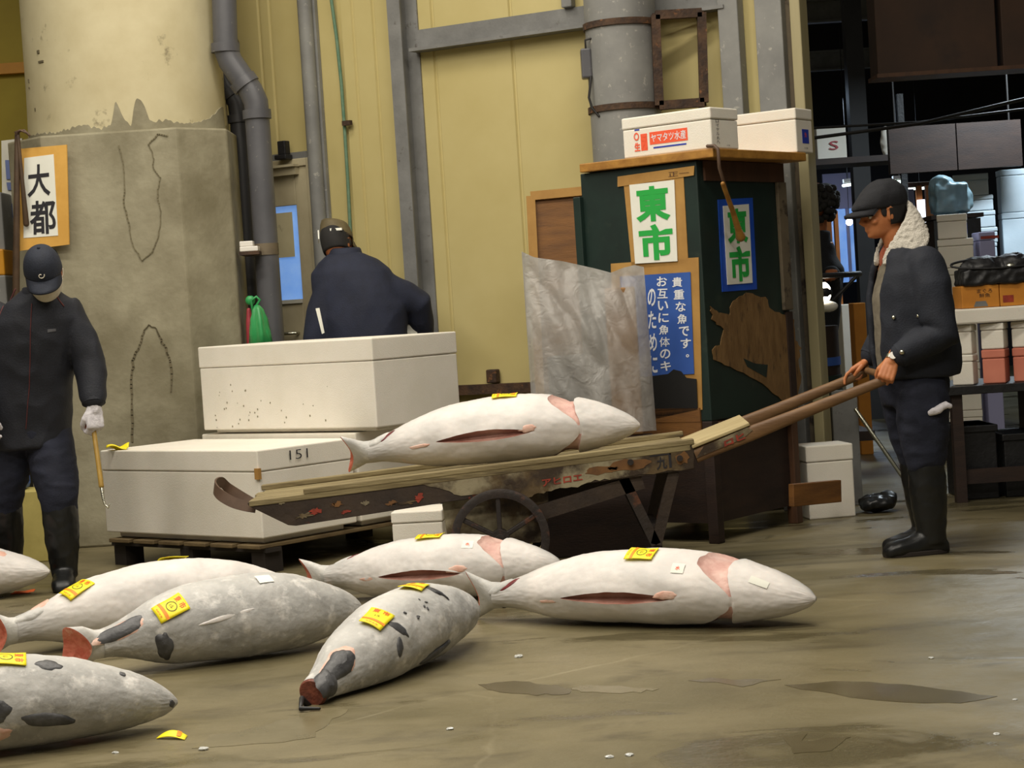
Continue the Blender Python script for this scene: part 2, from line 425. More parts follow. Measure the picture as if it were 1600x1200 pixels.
def text_mb(s, size, bold=0, space=1.0, line=1.0, depth=0):      # text as mesh vertices, centred, in its own XY plane
    cu = bpy.data.curves.new('t', 'FONT'); cu.body = s; cu.size = size; cu.align_x = 'CENTER'; cu.align_y = 'CENTER'
    cu.space_character = space; cu.space_line = line; cu.offset = bold; cu.resolution_u = 3
    o = bpy.data.objects.new('t', cu); COL.objects.link(o)
    dg = bpy.context.evaluated_depsgraph_get(); dg.update()
    me = bpy.data.meshes.new_from_object(o.evaluated_get(dg))
    vs = [v.co.copy() for v in me.vertices]; fs = [tuple(p.vertices) for p in me.polygons]
    bpy.data.meshes.remove(me); bpy.data.objects.remove(o); bpy.data.curves.remove(cu)
    if vs:
        cx = (min(v.x for v in vs)+max(v.x for v in vs))/2; cy = (min(v.y for v in vs)+max(v.y for v in vs))/2
        vs = [V((v.x-cx, v.y-cy, 0)) for v in vs]
    return vs, fs
def fit(vs, w, h):                       # stretch text to a width and a height
    x = max(v.x for v in vs)-min(v.x for v in vs); y = max(v.y for v in vs)-min(v.y for v in vs)
    return [V((v.x*w/x, v.y*h/y, 0)) for v in vs]
def quadmap(q):                          # bilinear map of [-.5,.5]^2 on a quad: bl, br, tr, tl
    q = [V(p) for p in q]
    def f(x, y, off=0):
        u, w = x+.5, y+.5
        p = q[0]*(1-u)*(1-w) + q[1]*u*(1-w) + q[2]*u*w + q[3]*(1-u)*w
        if off: p = p + (q[1]-q[0]).cross(q[3]-q[0]).normalized()*off
        return p
    return f
def letters(name, s, fq, mname, parent, x=0, y=0, w=.8, h=.8, off=.002, bold=0, line=1.0, rot=0):
    vs, fs = text_mb(s, 1, bold, line=line)
    if not vs: return None
    if rot: vs = [V((v.x*math.cos(rot)-v.y*math.sin(rot), v.x*math.sin(rot)+v.y*math.cos(rot), 0)) for v in vs]
    vs = fit(vs, w, h)
    mb = MB(); mb.add([fq(v.x+x, v.y+y, off) for v in vs], fs)
    return mb.build(name, mname, parent)
def sheet(name, q, thick, mname, parent=None):       # thin flat sheet, front face = quad q (bl, br, tr, tl), backed away from its normal
    q = [V(p) for p in q]; n = (q[1]-q[0]).cross(q[3]-q[0]).normalized()
    mb = MB(); mb.prism(q, -n*thick); return mb.build(name, mname, parent)
exec_later = []
# ================================================================== SETTING
mb = MB(); mb.box((0, 12, -.1), (40, 44, .2)); fl_o = mb.build('floor', 'floor'); struct(fl_o)
WP = V((1.69, 10.9, 0)); WD = V((math.cos(R(28)), -math.sin(R(28)), 0)); WN = V((-WD.y*-1, -WD.x, 0))
WN = V((WD.y, -WD.x, 0))                      # towards the hall
Z = V((0, 0, 1))
def onwall(px, py, off=0): return onplane(px, py, WP, WN, off)
def wallx(px, py): return (onwall(px, py)-WP).dot(WD)
# yellow sheet wall: flat panels with folded seams
mb = MB()
seams = sorted(wallx(px, 250) for px in (420, 437, 545, 566, 598, 690, 812))
xs = [(-4.4, 0)]
for s in seams: xs += [(s-.014, 0), (s-.006, -.012), (s+.006, -.012), (s+.014, 0)]
xs += [(.02, 0)]
ring = [WP + WD*a + WN*d for a, d in xs] + [WP + WD*.02 - WN*.12, WP - WD*4.4 - WN*.12]
mb.prism(ring, Z*5.6); struct(mb.build('wall_back', 'yellow_wall'))
def wallbar(name, px0, px1, py, d, matn, z0=0, z1=5.6, bevel=.006):
    a, b = wallx(px0, py), wallx(px1, py)
    m_ = MB(); m_.obox(WP + WD*a + Z*z0 + WN*.001, WD*(b-a), WN*d, Z*(z1-z0)); return struct(m_.build(name, matn, bevel=bevel))
# H-section post with flange, pipe post, right posts
def hpost(name, px0, px1, py, matn):
    a, b = wallx(px0, py), wallx(px1, py); w = b-a; m_ = MB()
    m_.obox(WP+WD*a+WN*.001, WD*w, WN*.012, Z*5.6); m_.obox(WP+WD*(a+w*.34)+WN*.013, WD*.014, WN*.10, Z*5.6)
    m_.obox(WP+WD*a+WN*.113, WD*w*.62, WN*.012, Z*5.6)
    return struct(m_.build(name, matn))
hpost('trim_1', 636, 668, 250, 'grey_steel')
a = wallx(497, 200); mb = MB(); p = WP+WD*a+WN*.06; mb.cyl(p, p+Z*5.6, .048, 20); mb.obox(p-WD*.06-WN*.055, WD*.12, WN*.03, Z*5.6)
struct(mb.build('trim_2', 'pale_grey_paint', smooth=True, split=40))
# horizontal rail with lip
p0, p1 = onwall(650, 66), onwall(1140, -4); zr = (p0.z+p1.z)/2
a, b = wallx(652, 66), wallx(1140, 0)
mb = MB(); mb.obox(WP+WD*a+Z*(zr-.06)+WN*.001, WD*(b-a), WN*.02, Z*.13); mb.obox(WP+WD*a+Z*(zr-.07)+WN*.001, WD*(b-a), WN*.11, Z*.02)
struct(mb.build('trim_3', 'grey_steel'))
wallbar('trim_4', 884, 900, 15, .06, 'grey_steel', z0=zr+.07)
wallbar('trim_5', 1137, 1168, 120, .10, 'pale_grey_paint')
wallbar('trim_6', 1196, 1238, 120, .12, 'pale_grey_paint')
# cream sliding-door track at the wall's right end
for k, (px0, px1, d, mn) in enumerate(((1236, 1246, .10, 'worn_frame'), (1246, 1262, .05, 'worn_frame'), (1262, 1278, .13, 'track_cream'))):
    wallbar('trim_%d' % (7+k), px0, px1, 300, d, mn)
# rusty foot angle on the wall and its stub
a, b = wallx(700, 606), wallx(838, 606); z1 = onwall(780, 599).z
mb = MB(); mb.obox(WP+WD*a+Z*(z1-.06)+WN*.001, WD*(b-a), WN*.07, Z*.06); struct(mb.build('trim_10', 'rust'))
mb = MB(); c = onwall(776, 598); mb.obox(c-WD*.035+WN*.01, WD*.07, WN*.06, Z*.085); tag(mb.build('steel_stub', 'rust', bevel=.008), 'short rusty steel stub on the foot angle of the yellow wall', 'bracket')
# door in the wall
da, db = wallx(400, 300), wallx(487, 300); zt = onwall(455, 262).z
mb = MB(); fr = .05
mb.obox(WP+WD*(da-.05)+WN*.001, WD*.05, WN*.05, Z*(zt+.05)); mb.obox(WP+WD*db+WN*.001, WD*.05, WN*.05, Z*(zt+.05)); mb.obox(WP+WD*da+Z*zt+WN*.001, WD*(db-da), WN*.05, Z*.05)
door = thing('door_1', None, None); door['kind'] = 'structure'
mb.build('door_frame', 'door_paint', door, bevel=.005)
wa, wb = wallx(415, 380), wallx(472, 380); wz0, wz1 = onwall(450, 470).z, onwall(450, 322).z
mb = MB()
mb.obox(WP+WD*da+Z*.02+WN*.002, WD*(wa-da), WN*.035, Z*(zt-.02)); mb.obox(WP+WD*wb+Z*.02+WN*.002, WD*(db-wb), WN*.035, Z*(zt-.02))
mb.obox(WP+WD*wa+Z*.02+WN*.002, WD*(wb-wa), WN*.035, Z*(wz0-.02)); mb.obox(WP+WD*wa+Z*wz1+WN*.002, WD*(wb-wa), WN*.035, Z*(zt-wz1))
mb.build('door_leaf', 'door_paint', door, bevel=.004)
mb = MB(); mb.obox(WP+WD*wa+Z*wz0+WN*.006, WD*(wb-wa), WN*.006, Z*(wz1-wz0)); w = mb.build('door_pane', 'blue_pane', door)
pa, pz0, pz1 = wallx(462, 380), onwall(450, 402).z, onwall(450, 332).z
mb = MB(); mb.obox(WP+WD*wa+Z*pz0+WN*.016, WD*(pa-wa), WN*.004, Z*(pz1-pz0)); tag(mb.build('paper_sheet', 'cream_paint', door), 'yellowed sheet covering part of the pane')
mb = MB(); mb.obox(WP+WD*wa+Z*(wz0-.02)+WN*.03, WD*(wb-wa), WN*.02, Z*.025); mb.build('door_sill', 'board_white', door)
mb = MB(); c = onwall(468, 520, .05); mb.tube([c+WD*.02-WN*.02, c+WD*.02+WN*.03, c-WD*.1+WN*.03], .011); mb.build('door_handle', 'metal_shiny', door, smooth=True)
mb = MB(); c = onwall(448, 268, .03); mb.obox(c-WD*.18-Z*.03, WD*.3, WN*.05, Z*.05); mb.obox(c-WD*.2+Z*.02, WD*.33, WN*.08, Z*.015); mb.build('drip_rail', 'door_paint', door)
mb = MB(); a, b = wallx(400, 250), wallx(492, 240); zl = onwall(455, 248).z; mb.obox(WP+WD*a+Z*(zl-.045)+WN*.001, WD*(b-a), WN*.04, Z*.08); struct(mb.build('trim_11', 'grey_steel'))
mb = MB(); c = onwall(455, 243, .05); mb.obox(c-WD*.03, WD*.06, WN*.06, Z*.09); mb.obox(c-WD*.045-Z*.03, WD*.09, WN*.08, Z*.03); tag(mb.build('lamp_bracket', 'black_stuff', bevel=.006), 'small black bracket fixed above the grey door', 'bracket')
# green rope hanging down the wall
rt_ = onwall(523, -10, .05); pts = [V((rt_.x, rt_.y, 5.6)), rt_, onwall(530, 60, .03), onwall(536, 130, .02), onwall(541, 200, .02), onwall(546, 280, .02), onwall(550, 360, .02), onwall(555, 470, .03)]
mb = MB(); mb.tube(pts, .011, 8); rp = mb.build('rope', 'rope_green', smooth=True); tag(rp, 'thin faded green rope hanging down the yellow wall', 'rope')
mb = MB(); c = onwall(545, 193, .02); mb.obox(c-WD*.02-Z*.015, WD*.06, WN*.03, Z*.03); mb.build('rope_clip', 'rust', rp)
# far yellow wall left of the column
mb = MB(); mb.box((-4.6, 13.9, 2.8), (6.2, .15, 5.6)); struct(mb.build('wall_left', 'deep_yellow_wall'))
c = at(10, 108, 13.8); mb = MB(); mb.box((-4.3, 13.79, c.z), (3.4, .06, .075)); struct(mb.build('trim_12', 'orange_band'))
# concrete column: octagonal base, round painted shaft
CXY = V((-2.27, 11.98, 0)); hw, fh = .66, .40
octo = [V(p) for p in ((-fh, -hw, 0), (fh, -hw, 0), (hw, -fh, 0), (hw, fh, 0), (fh, hw, 0), (-fh, hw, 0), (-hw, fh, 0), (-hw, -fh, 0))]
zc = at(207, 203, CXY.y-hw).z
mb = MB(); mb.prism([CXY+p for p in octo], Z*zc)
colb = mb.build('trim_13', 'concrete', bevel=.012); struct(colb)
FP, FN = CXY+V((0, -hw, 0)), V((0, -1, 0))
def ribbon(pts, w, mname, name, parent, th=.004):
    m_ = MB(); P = [onplane(x, y, FP, FN, .001) for x, y in pts]
    for i in range(len(P)-1):
        d = (P[i+1]-P[i]).normalized(); sd = d.cross(FN); ww = w*(1+.7*noise.noise(P[i]*9))
        m_.prism([P[i]-sd*ww-d*ww*.4, P[i+1]-sd*ww+d*ww*.4, P[i+1]+sd*ww+d*ww*.4, P[i]+sd*ww-d*ww*.4], FN*th)
    return m_.build(name, mname, parent)
def wiggle(pts, n=5, amp=2.0):
    out = []
    for i in range(len(pts)-1):
        for k in range(n):
            t = k/n; x = lerp(pts[i][0], pts[i+1][0], t); y = lerp(pts[i][1], pts[i+1][1], t)
            out.append((x+amp*noise.noise(V((x*.13, y*.13, 1))), y+amp*noise.noise(V((x*.13, y*.13, 5)))))
    return out+[pts[-1]]
ribbon(wiggle([(186, 228), (193, 258), (195, 290), (193, 318), (202, 348), (206, 380), (222, 408), (238, 394), (248, 370), (252, 330), (246, 310), (250, 278), (240, 262), (239, 240), (232, 226), (246, 210), (262, 212)]), .003, 'patch_line', 'crack', colb)
ribbon(wiggle([(207, 690), (206, 640), (205, 600), (208, 565), (218, 540), (226, 515), (232, 508), (243, 512), (250, 525), (260, 550), (267, 565), (267, 612)], 5, 3), .0055, 'crack_dark', 'crack', colb)
mb = MB(); n = 64
ringsz = [(zc-.01, .605), (zc+.06, .612), (zc+.3, .606), (5.6, .606)]
mb.loft([[CXY+V((math.cos(2*math.pi*k/n)*r, math.sin(2*math.pi*k/n)*r, z)) for k in range(n)] for z, r in ringsz])
shaft = mb.build('trim_14', 'cream_paint', smooth=True, split=40); struct(shaft)
# ragged bare concrete where the paint has come off at the shaft's foot
mb = MB(); n = 220; zz = []
prof = [(0, .03), (60, .03), (100, .02), (140, .045), (160, .02), (175, .02), (185, .06), (192, .16), (200, .09), (212, .03), (222, .17), (232, .15), (240, .05), (262, .05), (285, .03), (320, .07), (335, .15), (360, .1)]
for i in range(n+1):
    x = 25 + 310*i/n; th = math.acos(max(-1, min(1, (x-180)/157)))
    h = interp(prof, x)[0] + .018*noise.noise(V((x*.2, 0, 0))) + .01
    zz.append((th, max(.012, h)))
vs, fs = [], []
for th, h in zz:
    c, s_ = math.cos(th), -math.sin(th)
    for r, z in ((.609, zc), (.6165, zc+.001), (.6155, zc+h), (.6065, zc+h+.002)):
        vs.append(CXY+V((c*r, s_*r, z)))
for i in range(n):
    for k in range(3): fs.append((i*4+k+1, i*4+k, i*4+4+k, i*4+5+k))
mb.add(vs, fs); mb.build('paint_chip', 'concrete', shaft)
for px, py, w, h in ((70, 78, .022, .02), (74, 93, .05, .012), (44, 120, .012, .02), (44, 130, .01, .01), (55, 168, .01, .02)):
    th = math.acos((px-180)/157); zz_ = at(px, py, 11.42).z; m_ = MB(); dr = V((math.cos(th), -math.sin(th), 0)); m_.obox(CXY+dr*.604-dr.cross(Z)*w/2+Z*zz_, dr.cross(Z)*w, Z*h, dr*.008); m_.build('plaster_pit', 'crack_dark', shaft)

# grey steel chimney column with rusty hoops and frame
SCY = 11.15; sx = at(977, 100, SCY); zb1, zb0 = at(977, 32, SCY-.2).z, at(977, 165, SCY-.2).z
base = V((at(977, 165, SCY).x, SCY, 0)); rr = .205
mb = MB(); mb.cyl(base, base+Z*5.6, rr, 48); struct(mb.build('trim_15', 'pale_grey_paint', smooth=True, split=40))
for k, z in enumerate((zb1, zb0)):
    mb = MB(); mb.cyl(base+Z*(z-.018), base+Z*(z+.018), rr+.012, 48); tag(mb.build('hoop', 'rust', smooth=True, split=40), 'rusty band clamped round the grey column, ' + ('upper of two' if k == 0 else 'lower of two'), 'metal band', 'rusty column bands')
q = [at(1030, 165, 11.0), at(1100, 160, 11.0), at(1096, 20, 11.0), at(1024, 24, 11.0)]
fr = thing('angle_iron_frame', 'square rusty angle iron frame beside the round grey column', 'frame', q[0])
for i in range(4):
    mb = MB(); mb.beam(q[i], q[(i+1) % 4], .05, .05, up=V((0, 1, 0))); mb.build('frame_bar', 'rust', fr)
for i in (0, 1, 2, 3):
    mb = MB(); mb.beam(q[i]+V((0, .01, 0)), q[i]+V((0, .3, 0)), .03, .03); mb.build('frame_arm', 'rust', fr)
c = at(916, 100, 11.1); jb = thing('junction_box', 'small grey junction box strapped to the side of the round column', 'electrical box', c)
mb = MB(); mb.box(c, (.06, .1, .17)); mb.build('box_body', 'pvc_grey', jb, bevel=.01)
mb = MB(); mb.tube([c+V((0, -.04, .08)), c+V((.0, -.05, .13)), c+V((.05, -.05, .14))], .006, 8); mb.build('conduit', 'reed_wire', jb, smooth=True)
mb = MB(); mb.tube([c+V((.02, -.05, -.08)), c+V((.0, -.06, -.2)), c+V((.015, -.06, -.26)), c+V((.05, -.08, -.31))], .007, 8); mb.build('cable', 'reed_wire', jb, smooth=True)

# drainpipes beside the column
def pipe(name, label, pts, y, r, mname, collars):
    P = [at(x, yy, y) for x, yy in pts]
    rt = thing(name, label, 'pipe', V((P[-1].x, y, 0)))
    P[-1] = V((P[-1].x, y, 0))
    if pts[0][1] < 0: P.insert(0, V((P[0].x, y, 5.6)))
    else: P.insert(0, P[0]+V((.0, .55, .12)))
    m_ = MB(); m_.tube(P, r, 28, ends=False); m_.build('pipe', mname, rt, smooth=True)
    for i, (x, yy, dx, dy) in enumerate(collars):
        a, b = at(x, yy, y), at(x+dx, yy+dy, y); m_ = MB(); m_.cyl(a, b, r+.012, 28); m_.build('collar', mname, rt, smooth=True, split=40)
    return rt
def drop(x, y0, yd, x2, y2):             # lets the last point run plumb to the floor
    return (x2, y2)
pipe('drainpipe', 'thick grey drainpipe with an offset bend beside the concrete column', [(349, -40), (352, 60), (354, 80), (360, 96), (392, 142), (400, 160), (402, 185), (426, 540), (440, 760)], 11.75, .075, 'pvc_grey', [(352, 68, .7, 14), (378, 124, 8, 11), (401, 172, 1, 14)])
pipe('drainpipe', 'dark drainpipe standing behind the bent grey drainpipe', [(342, 80), (344, 118), (352, 134), (370, 160), (374, 185), (396, 540), (410, 760)], 12.05, .06, 'pvc_dark', [(356, 140, 8, 11), (373, 180, 1, 12)])
c = at(390, 384, 11.6)
ho = thing('pipe_bracket', 'small bracket with a white plastic block beside the drainpipe', 'bracket', c)
mb = MB(); mb.box(c+V((0, 0, -.02)), (.11, .1, .03)); mb.build('lower_block', 'white_plastic', ho, bevel=.005)
mb = MB(); mb.box(c+V((-.015, 0, .012)), (.08, .08, .032)); mb.build('upper_block', 'white_plastic', ho, bevel=.005)
mb = MB(); mb.box(c+V((0, .1, -.045)), (.12, .3, .02)); mb.build('arm', 'rust', ho)
c2 = at(414, 386, 11.75); mb = MB(); mb.cyl(c2-Z*.05, c2+Z*.02, .083, 28); mb.build('clamp', 'worn_frame', ho, smooth=True, split=40)
# green bag hanging by the drainpipe
c = at(403, 500, 11.5)
gb = thing('plastic_bag', 'green plastic bag hanging by the drainpipe near the floor', 'bag', c)
mb = MB(); rings = []
for t, w, d in ((0, .012, .012), (.1, .03, .03), (.3, .045, .05), (.6, .055, .06), (.85, .06, .06), (1, .03, .03)):
    rings.append([c+V((math.cos(a_)*w*(1+.25*math.sin(a_*5+t*4)) + t*.012, math.sin(a_)*d*(1+.2*math.sin(a_*4)), .09-.27*t)) for a_ in [2*math.pi*k/24 for k in range(24)]])
mb.loft(rings); mb.build('bag_body', 'bag_green', gb, smooth=True)
mb = MB(); mb.tube([c+V((0, 0, .09)), c+V((.02, 0, .12)), c+V((.0, 0, .14)), c+V((-.03, -.01, .12)), c+V((-.03, .02, .05))], .008, 8); mb.ball(c+V((-.04, .02, .12)), (.03, .02, .03), n=8); mb.build('bag_knot', 'bag_green', gb, smooth=True)
c = at(390, 505, 11.6); mb = MB(); mb.tube([c+Z*.08, c, c-Z*.12], [.012, .022, .026], 12); tag(mb.build('cloth', 'bag_red', smooth=True), 'dull red cloth hanging beside the green plastic bag', 'cloth')

# black-lettered company sign on the column, with the gaff hung in front of it
cn = V((-1, -1, 0)).normalized()
SP = FP + V((0, -.03, 0)); sn = V((-.12, -1, 0)).normalized(); SP = V((-2.74, 11.27, 0))
def S_(px, py, off=0): return onplane(px, py, SP, sn, off)
sg = thing('wall_sign', 'white sign with two black characters in a yellow tape border, on the column', 'sign', S_(75, 390))
sheet('border', [S_(30, 392), S_(108, 382), S_(104, 226), S_(26, 233)], .012, 'card_yellow', sg)
pf = [S_(37, 372, .003), S_(91, 368, .003), S_(84, 241, .003), S_(38, 247, .003)]
ps = sheet('paper', pf, .002, 'paper_white', sg)
fq = quadmap(pf)
letters('lettering', '大', fq, 'ink_black', ps, x=-.02, y=.20, w=.72, h=.40, bold=.02)
letters('lettering', '都', fq, 'ink_black', ps, x=.08, y=-.26, w=.78, h=.42, bold=.02)
mb = MB(); p0, p1 = S_(28, 470, .03), S_(33, 212, .06); mb.tube([p0, lerp(p0, p1, .5), p1], [.022, .019, .016], 12)
hk = thing('gaff', 'dark wooden gaff pole leaning up the left edge of the black-lettered sign', 'gaff', p0)
mb.build('shaft', 'dark_stick', hk, smooth=True)
mb = MB(); mb.tube([p1, p1+V((.02, -.02, .02)), p1+V((.05, -.03, .02)), p1+V((.075, -.02, -.01))], .007, 8); mb.build('hook', 'hook_iron', hk, smooth=True)
mb = MB(); p0, p1 = S_(44, 350, .03), S_(35, 214, .07); mb.tube([p0, lerp(p0, p1, .5), p1], [.018, .012, .011], 12)
hk = thing('gaff', 'shorter wooden gaff hanging across the white paper of the sign', 'gaff', p0)
mb.build('shaft', 'dark_stick', hk, smooth=True)
mb = MB(); mb.tube([p1, p1+V((-.01, -.02, .02)), p1+V((.02, -.02, .03)), p1+V((.05, -.02, .015))], .006, 8); mb.build('hook', 'hook_iron', hk, smooth=True)
# clutter left of the column
q = [at(8, 640, 12.0), at(40, 640, 12.0), at(34, 216, 12.0), at(2, 220, 12.0)]
bd = tag(sheet('display_board', q, .03, 'board_white'), 'tall pale board with blue smudges standing left of the column', 'board')
for x, y, w, h in ((10, 250, 8, 30), (12, 285, 8, 12), (16, 318, 8, 22), (18, 380, 6, 30), (22, 420, 8, 24)):
    sheet('blue_mark', [at(x, y+h, 11.99), at(x+w, y+h, 11.99), at(x+w-2, y, 11.99), at(x-2, y, 11.99)], .002, 'board_blue', bd)
mb = MB(); mb.obox(at(-20, 430, 11.7), at(8, 430, 11.7)-at(-20, 430, 11.7), (0, .3, 0), Z*.16); tag(mb.build('storage_box', 'orange_band', bevel=.01), 'bright orange box at the left edge beside the pale board', 'box')
mb = MB(); mb.obox(at(-20, 392, 11.75), at(8, 392, 11.75)-at(-20, 392, 11.75), (0, .25, 0), Z*.36); tag(mb.build('cabinet_box', 'pale_grey_paint', bevel=.01), 'grey box standing on the bright orange box', 'box')
c = at(-6, 430, 11.85); mb = MB(); mb.box((c.x, 11.85, c.z/2-.004), (.2, .34, c.z-.008)); tag(mb.build('storage_shelf', 'pale_grey_paint', bevel=.01), 'narrow grey stand under the boxes at the left edge', 'stand')
# ================================================================== STYROFOAM BOXES
def styro(name, label, corner, yaw, L, W, H, lid=.1, group=None, m='styro', foot=.03, slots=True, lidshift=(0, 0), over=.003):
    """corner = nearest bottom corner; long side runs to the left and away, short side to the right and away"""
    corner = V(corner); a = V((-math.cos(R(yaw)), math.sin(R(yaw)), 0)); b = V((math.sin(R(yaw)), math.cos(R(yaw)), 0))
    rt = thing(name, label, 'box', corner, group)
    m_ = MB()
    if foot:
        m_.obox(corner+a*.05+b*.05, a*(L-.1), b*(W-.1), Z*(foot+.001))
        m_.obox(corner+Z*foot, a*L, b*W, Z*(H-lid-foot))
    else: m_.obox(corner, a*L, b*W, Z*(H-lid))
    m_.build('box_body', m, rt, bevel=.007)
    m_ = MB(); o = corner + a*(lidshift[0]-over) + b*(lidshift[1]-over) + Z*(H-lid+.002)
    L2, W2 = L+2*over, W+2*over
    m_.obox(o, a*L2, b*W2, Z*(lid-.002))
    m_.build('lid', m, rt, bevel=.007)
    rt['a'] = list(a); rt['b'] = list(b)
    return rt, corner, a, b
# pallet + big boxes behind the cart
bn = ground(415, 898)
yaw = 41
A = V((-math.cos(R(yaw)), math.sin(R(yaw)), 0)); B = V((math.sin(R(yaw)), math.cos(R(yaw)), 0))
pz = .15
pl = thing('pallet', 'wooden pallet under the large white foam boxes behind the tuna', 'pallet', bn)
for k in range(6):
    mb = MB(); mb.obox(bn + A*(.01+k*.21) - B*.02 + Z*(pz-.022), A*.17, B*1.42, Z*.02); mb.build('deck_board', 'pallet_wood', pl, bevel=.004)
for k in range(3):
    for j in range(2):
        mb = MB(); mb.obox(bn + A*(.02+k*.56) + B*(.02+j*1.2), A*.1, B*.12, Z*(pz-.045)); mb.build('block', 'pallet_dark', pl)
for j in range(2):
    mb = MB(); mb.obox(bn + B*(.02+j*1.2) + Z*(pz-.044), A*1.26, B*.1, Z*.021); mb.build('stringer', 'pallet_dark', pl)
b0 = bn + Z*pz
r1, c1, a1, b1 = styro('foam_box', 'large white foam box on the pallet with a yellow tag on its lid', b0, yaw, 1.27, .66, .475, .11)
# writing 151 on the lid, tape mark at the corner
lo = c1 + Z*.375
f0 = lambda u, h: c1 - a1*.0085 + b1*u + Z*h - a1*.001
# short right face is spanned by b1; front face by -a1 direction normal -> faces right/front
q = [c1 - a1*.009 + b1*.20 + Z*.40, c1 - a1*.009 + b1*.34 + Z*.40, c1 - a1*.009 + b1*.34 + Z*.46, c1 - a1*.009 + b1*.20 + Z*.46]
letters('lettering', '151', quadmap(q), 'ink_black', r1, w=.9, h=.8, off=.0015, bold=-.01)
mb = MB(); mb.obox(c1 - a1*.012 - b1*.012 + Z*.33, a1*.03, b1*.02, Z*.055); mb.build('tape', 'card_tan', r1)
r2, c2, a2, b2 = styro('foam_box', 'white foam box on the pallet behind the big one, under the upper box', b0 + B*.69 , yaw, 1.24, .62, .50, .09)
ub = V(at(590, 676, 9.98)); ub = V((ub.x, ub.y, .155+.50))
r3, c3, a3, b3 = styro('foam_box', 'large white foam box with dirt specks stacked on top behind the tuna', ub, 40, 1.36, .66, .49, .12, foot=.02)
random.seed(3)
for k in range(34):
    u = random.choice([1, 1, 0]); s_ = .86+random.random()*.4 if u else .3+random.random()*.7; h = abs(random.gauss(.05, .1))+.03
    if h > .34: continue
    w = .003+random.random()*.005; m_ = MB(); o = c3 + a3*s_ - b3*.0015 + Z*h
    m_.obox(o, a3*w, b3*.002, Z*w*1.3); m_.build('dirt_speck', 'concrete', r3)
# tag on lid
c = at(184, 696, 10.35); c.z = .155+.475
tw = thing('paper_tag', 'crumpled yellow tag lying on the lid of the front foam box', 'tag', c)
mb = MB()
mb.grid(lambda u, w: c + V(((u-.5)*.11, (w-.5)*.09, .012+.012*math.sin(u*5+w*3)+.008*math.sin(w*9))), 10, 8); o = mb.build('tag_paper', 'tag_yellow', tw, smooth=True)
o.modifiers.new('s', 'SOLIDIFY').thickness = .003
# small white box right of the pallet under the cart
bx = ground(612, 846); bx = at(612, 836, 9.85)
r4, c4, a4, b4 = styro('foam_box', 'small white foam box half hidden under the handcart', (bx.x+.02, 9.9, .02), 12, .02+.0, .3, .2, .06) if False else (None, None, None, None)
styro('foam_box', 'small white foam box low behind the handcart wheel', (at(690, 800, 9.75).x, 9.75, .005), 6, .26, .3, .245, .06, foot=.02)

# ================================================================== GREEN CABINET
K = V((at(1114, 690, 9.62).x, 9.62, 0)); cyaw = 38
CA = V((-math.cos(R(cyaw)), math.sin(R(cyaw)), 0))       # left face direction (away to the left)
CB = V((math.sin(R(cyaw)), math.cos(R(cyaw)), 0))        # right face direction
LW, RW = .715, .85
NL, NR = -CB, -CA                                        # outward normals of the two faces
zt = at(1130, 248, 9.62).z
zb = .62
cab = thing('kiosk', 'dark green wooden kiosk with pasted signs and a broad wooden top', 'kiosk', K)
mb = MB(); mb.obox(K+Z*zb, CA*LW, CB*RW, Z*(zt-zb)); mb.build('body', 'green_board', cab, bevel=.006)
mb = MB(); mb.obox(K+CA*(LW-.01)-CB*.03+Z*(zb-.02), CA*.045, CB*.12, Z*(zt-zb-.1)); mb.build('edge_post', 'green_board', cab, bevel=.004)
mb = MB(); mb.obox(K-CA*.12-CB*.03+Z*(zt+.004), CA*(LW+.10), CB*(RW+.09), Z*.045); mb.build('top_board', 'wood_top', cab, bevel=.005)
mb = MB(); mb.obox(K-CA*.012+CB*.06+Z*(zt-.10), CA*.012, CB*(RW-.06), Z*.10); mb.build('fascia', 'brown_frame', cab)
mb = MB(); mb.obox(K-CA*.02+CB*(RW-.085)+Z*(zt-.78), CA*.02, CB*.09, Z*.68); mb.build('corner_strip', 'worn_frame', cab, bevel=.004)
mb = MB(); mb.obox(K-CA*.015+CB*(RW-.06)+Z*zb, CA*.015, CB*.06, Z*(zt-.79-zb)); mb.build('corner_strip', 'dark_wood', cab)
# lower wooden stand
st = MB()
mb = MB(); mb.obox(K+CA*.03+CB*.03+Z*.1, CA*(LW-.06), CB*(RW-.04), Z*(zb-.1)); mb.build('stand_panel', 'dark_wood', cab)
for u in (0, 1):
    mb = MB(); mb.obox(K+CB*(u*(RW-.05)), CA*.06, CB*.06, Z*zb); mb.build('stand_leg', 'brown_frame' if u else 'dark_wood', cab, bevel=.004)
    mb = MB(); mb.obox(K+CA*(LW-.06)+CB*(u*(RW-.06)), CA*.06, CB*.06, Z*zb); mb.build('stand_leg', 'brown_frame', cab, bevel=.004)
mb = MB(); mb.obox(K-CA*.01+CB*.06+Z*(zb-.07), CA*.05, CB*(RW-.10), Z*.065); mb.build('stand_rail', 'brown_frame', cab)
mb = MB(); mb.obox(K-CB*.01+CA*.06+Z*(zb-.1), CA*(LW-.12), CB*.05, Z*.1); mb.build('stand_rail', 'ply_brown', cab)
mb = MB(); mb.obox(K-CB*.012+CA*.06+Z*(zb-.0), CA*(LW-.2), CB*.014, Z*.07); mb.build('stand_rail', 'ply_brown', cab)
def FL(px, py, off=.004): return onplane(px, py, K, NL, off)
def FR(px, py, off=.004): return onplane(px, py, K, NR, off)
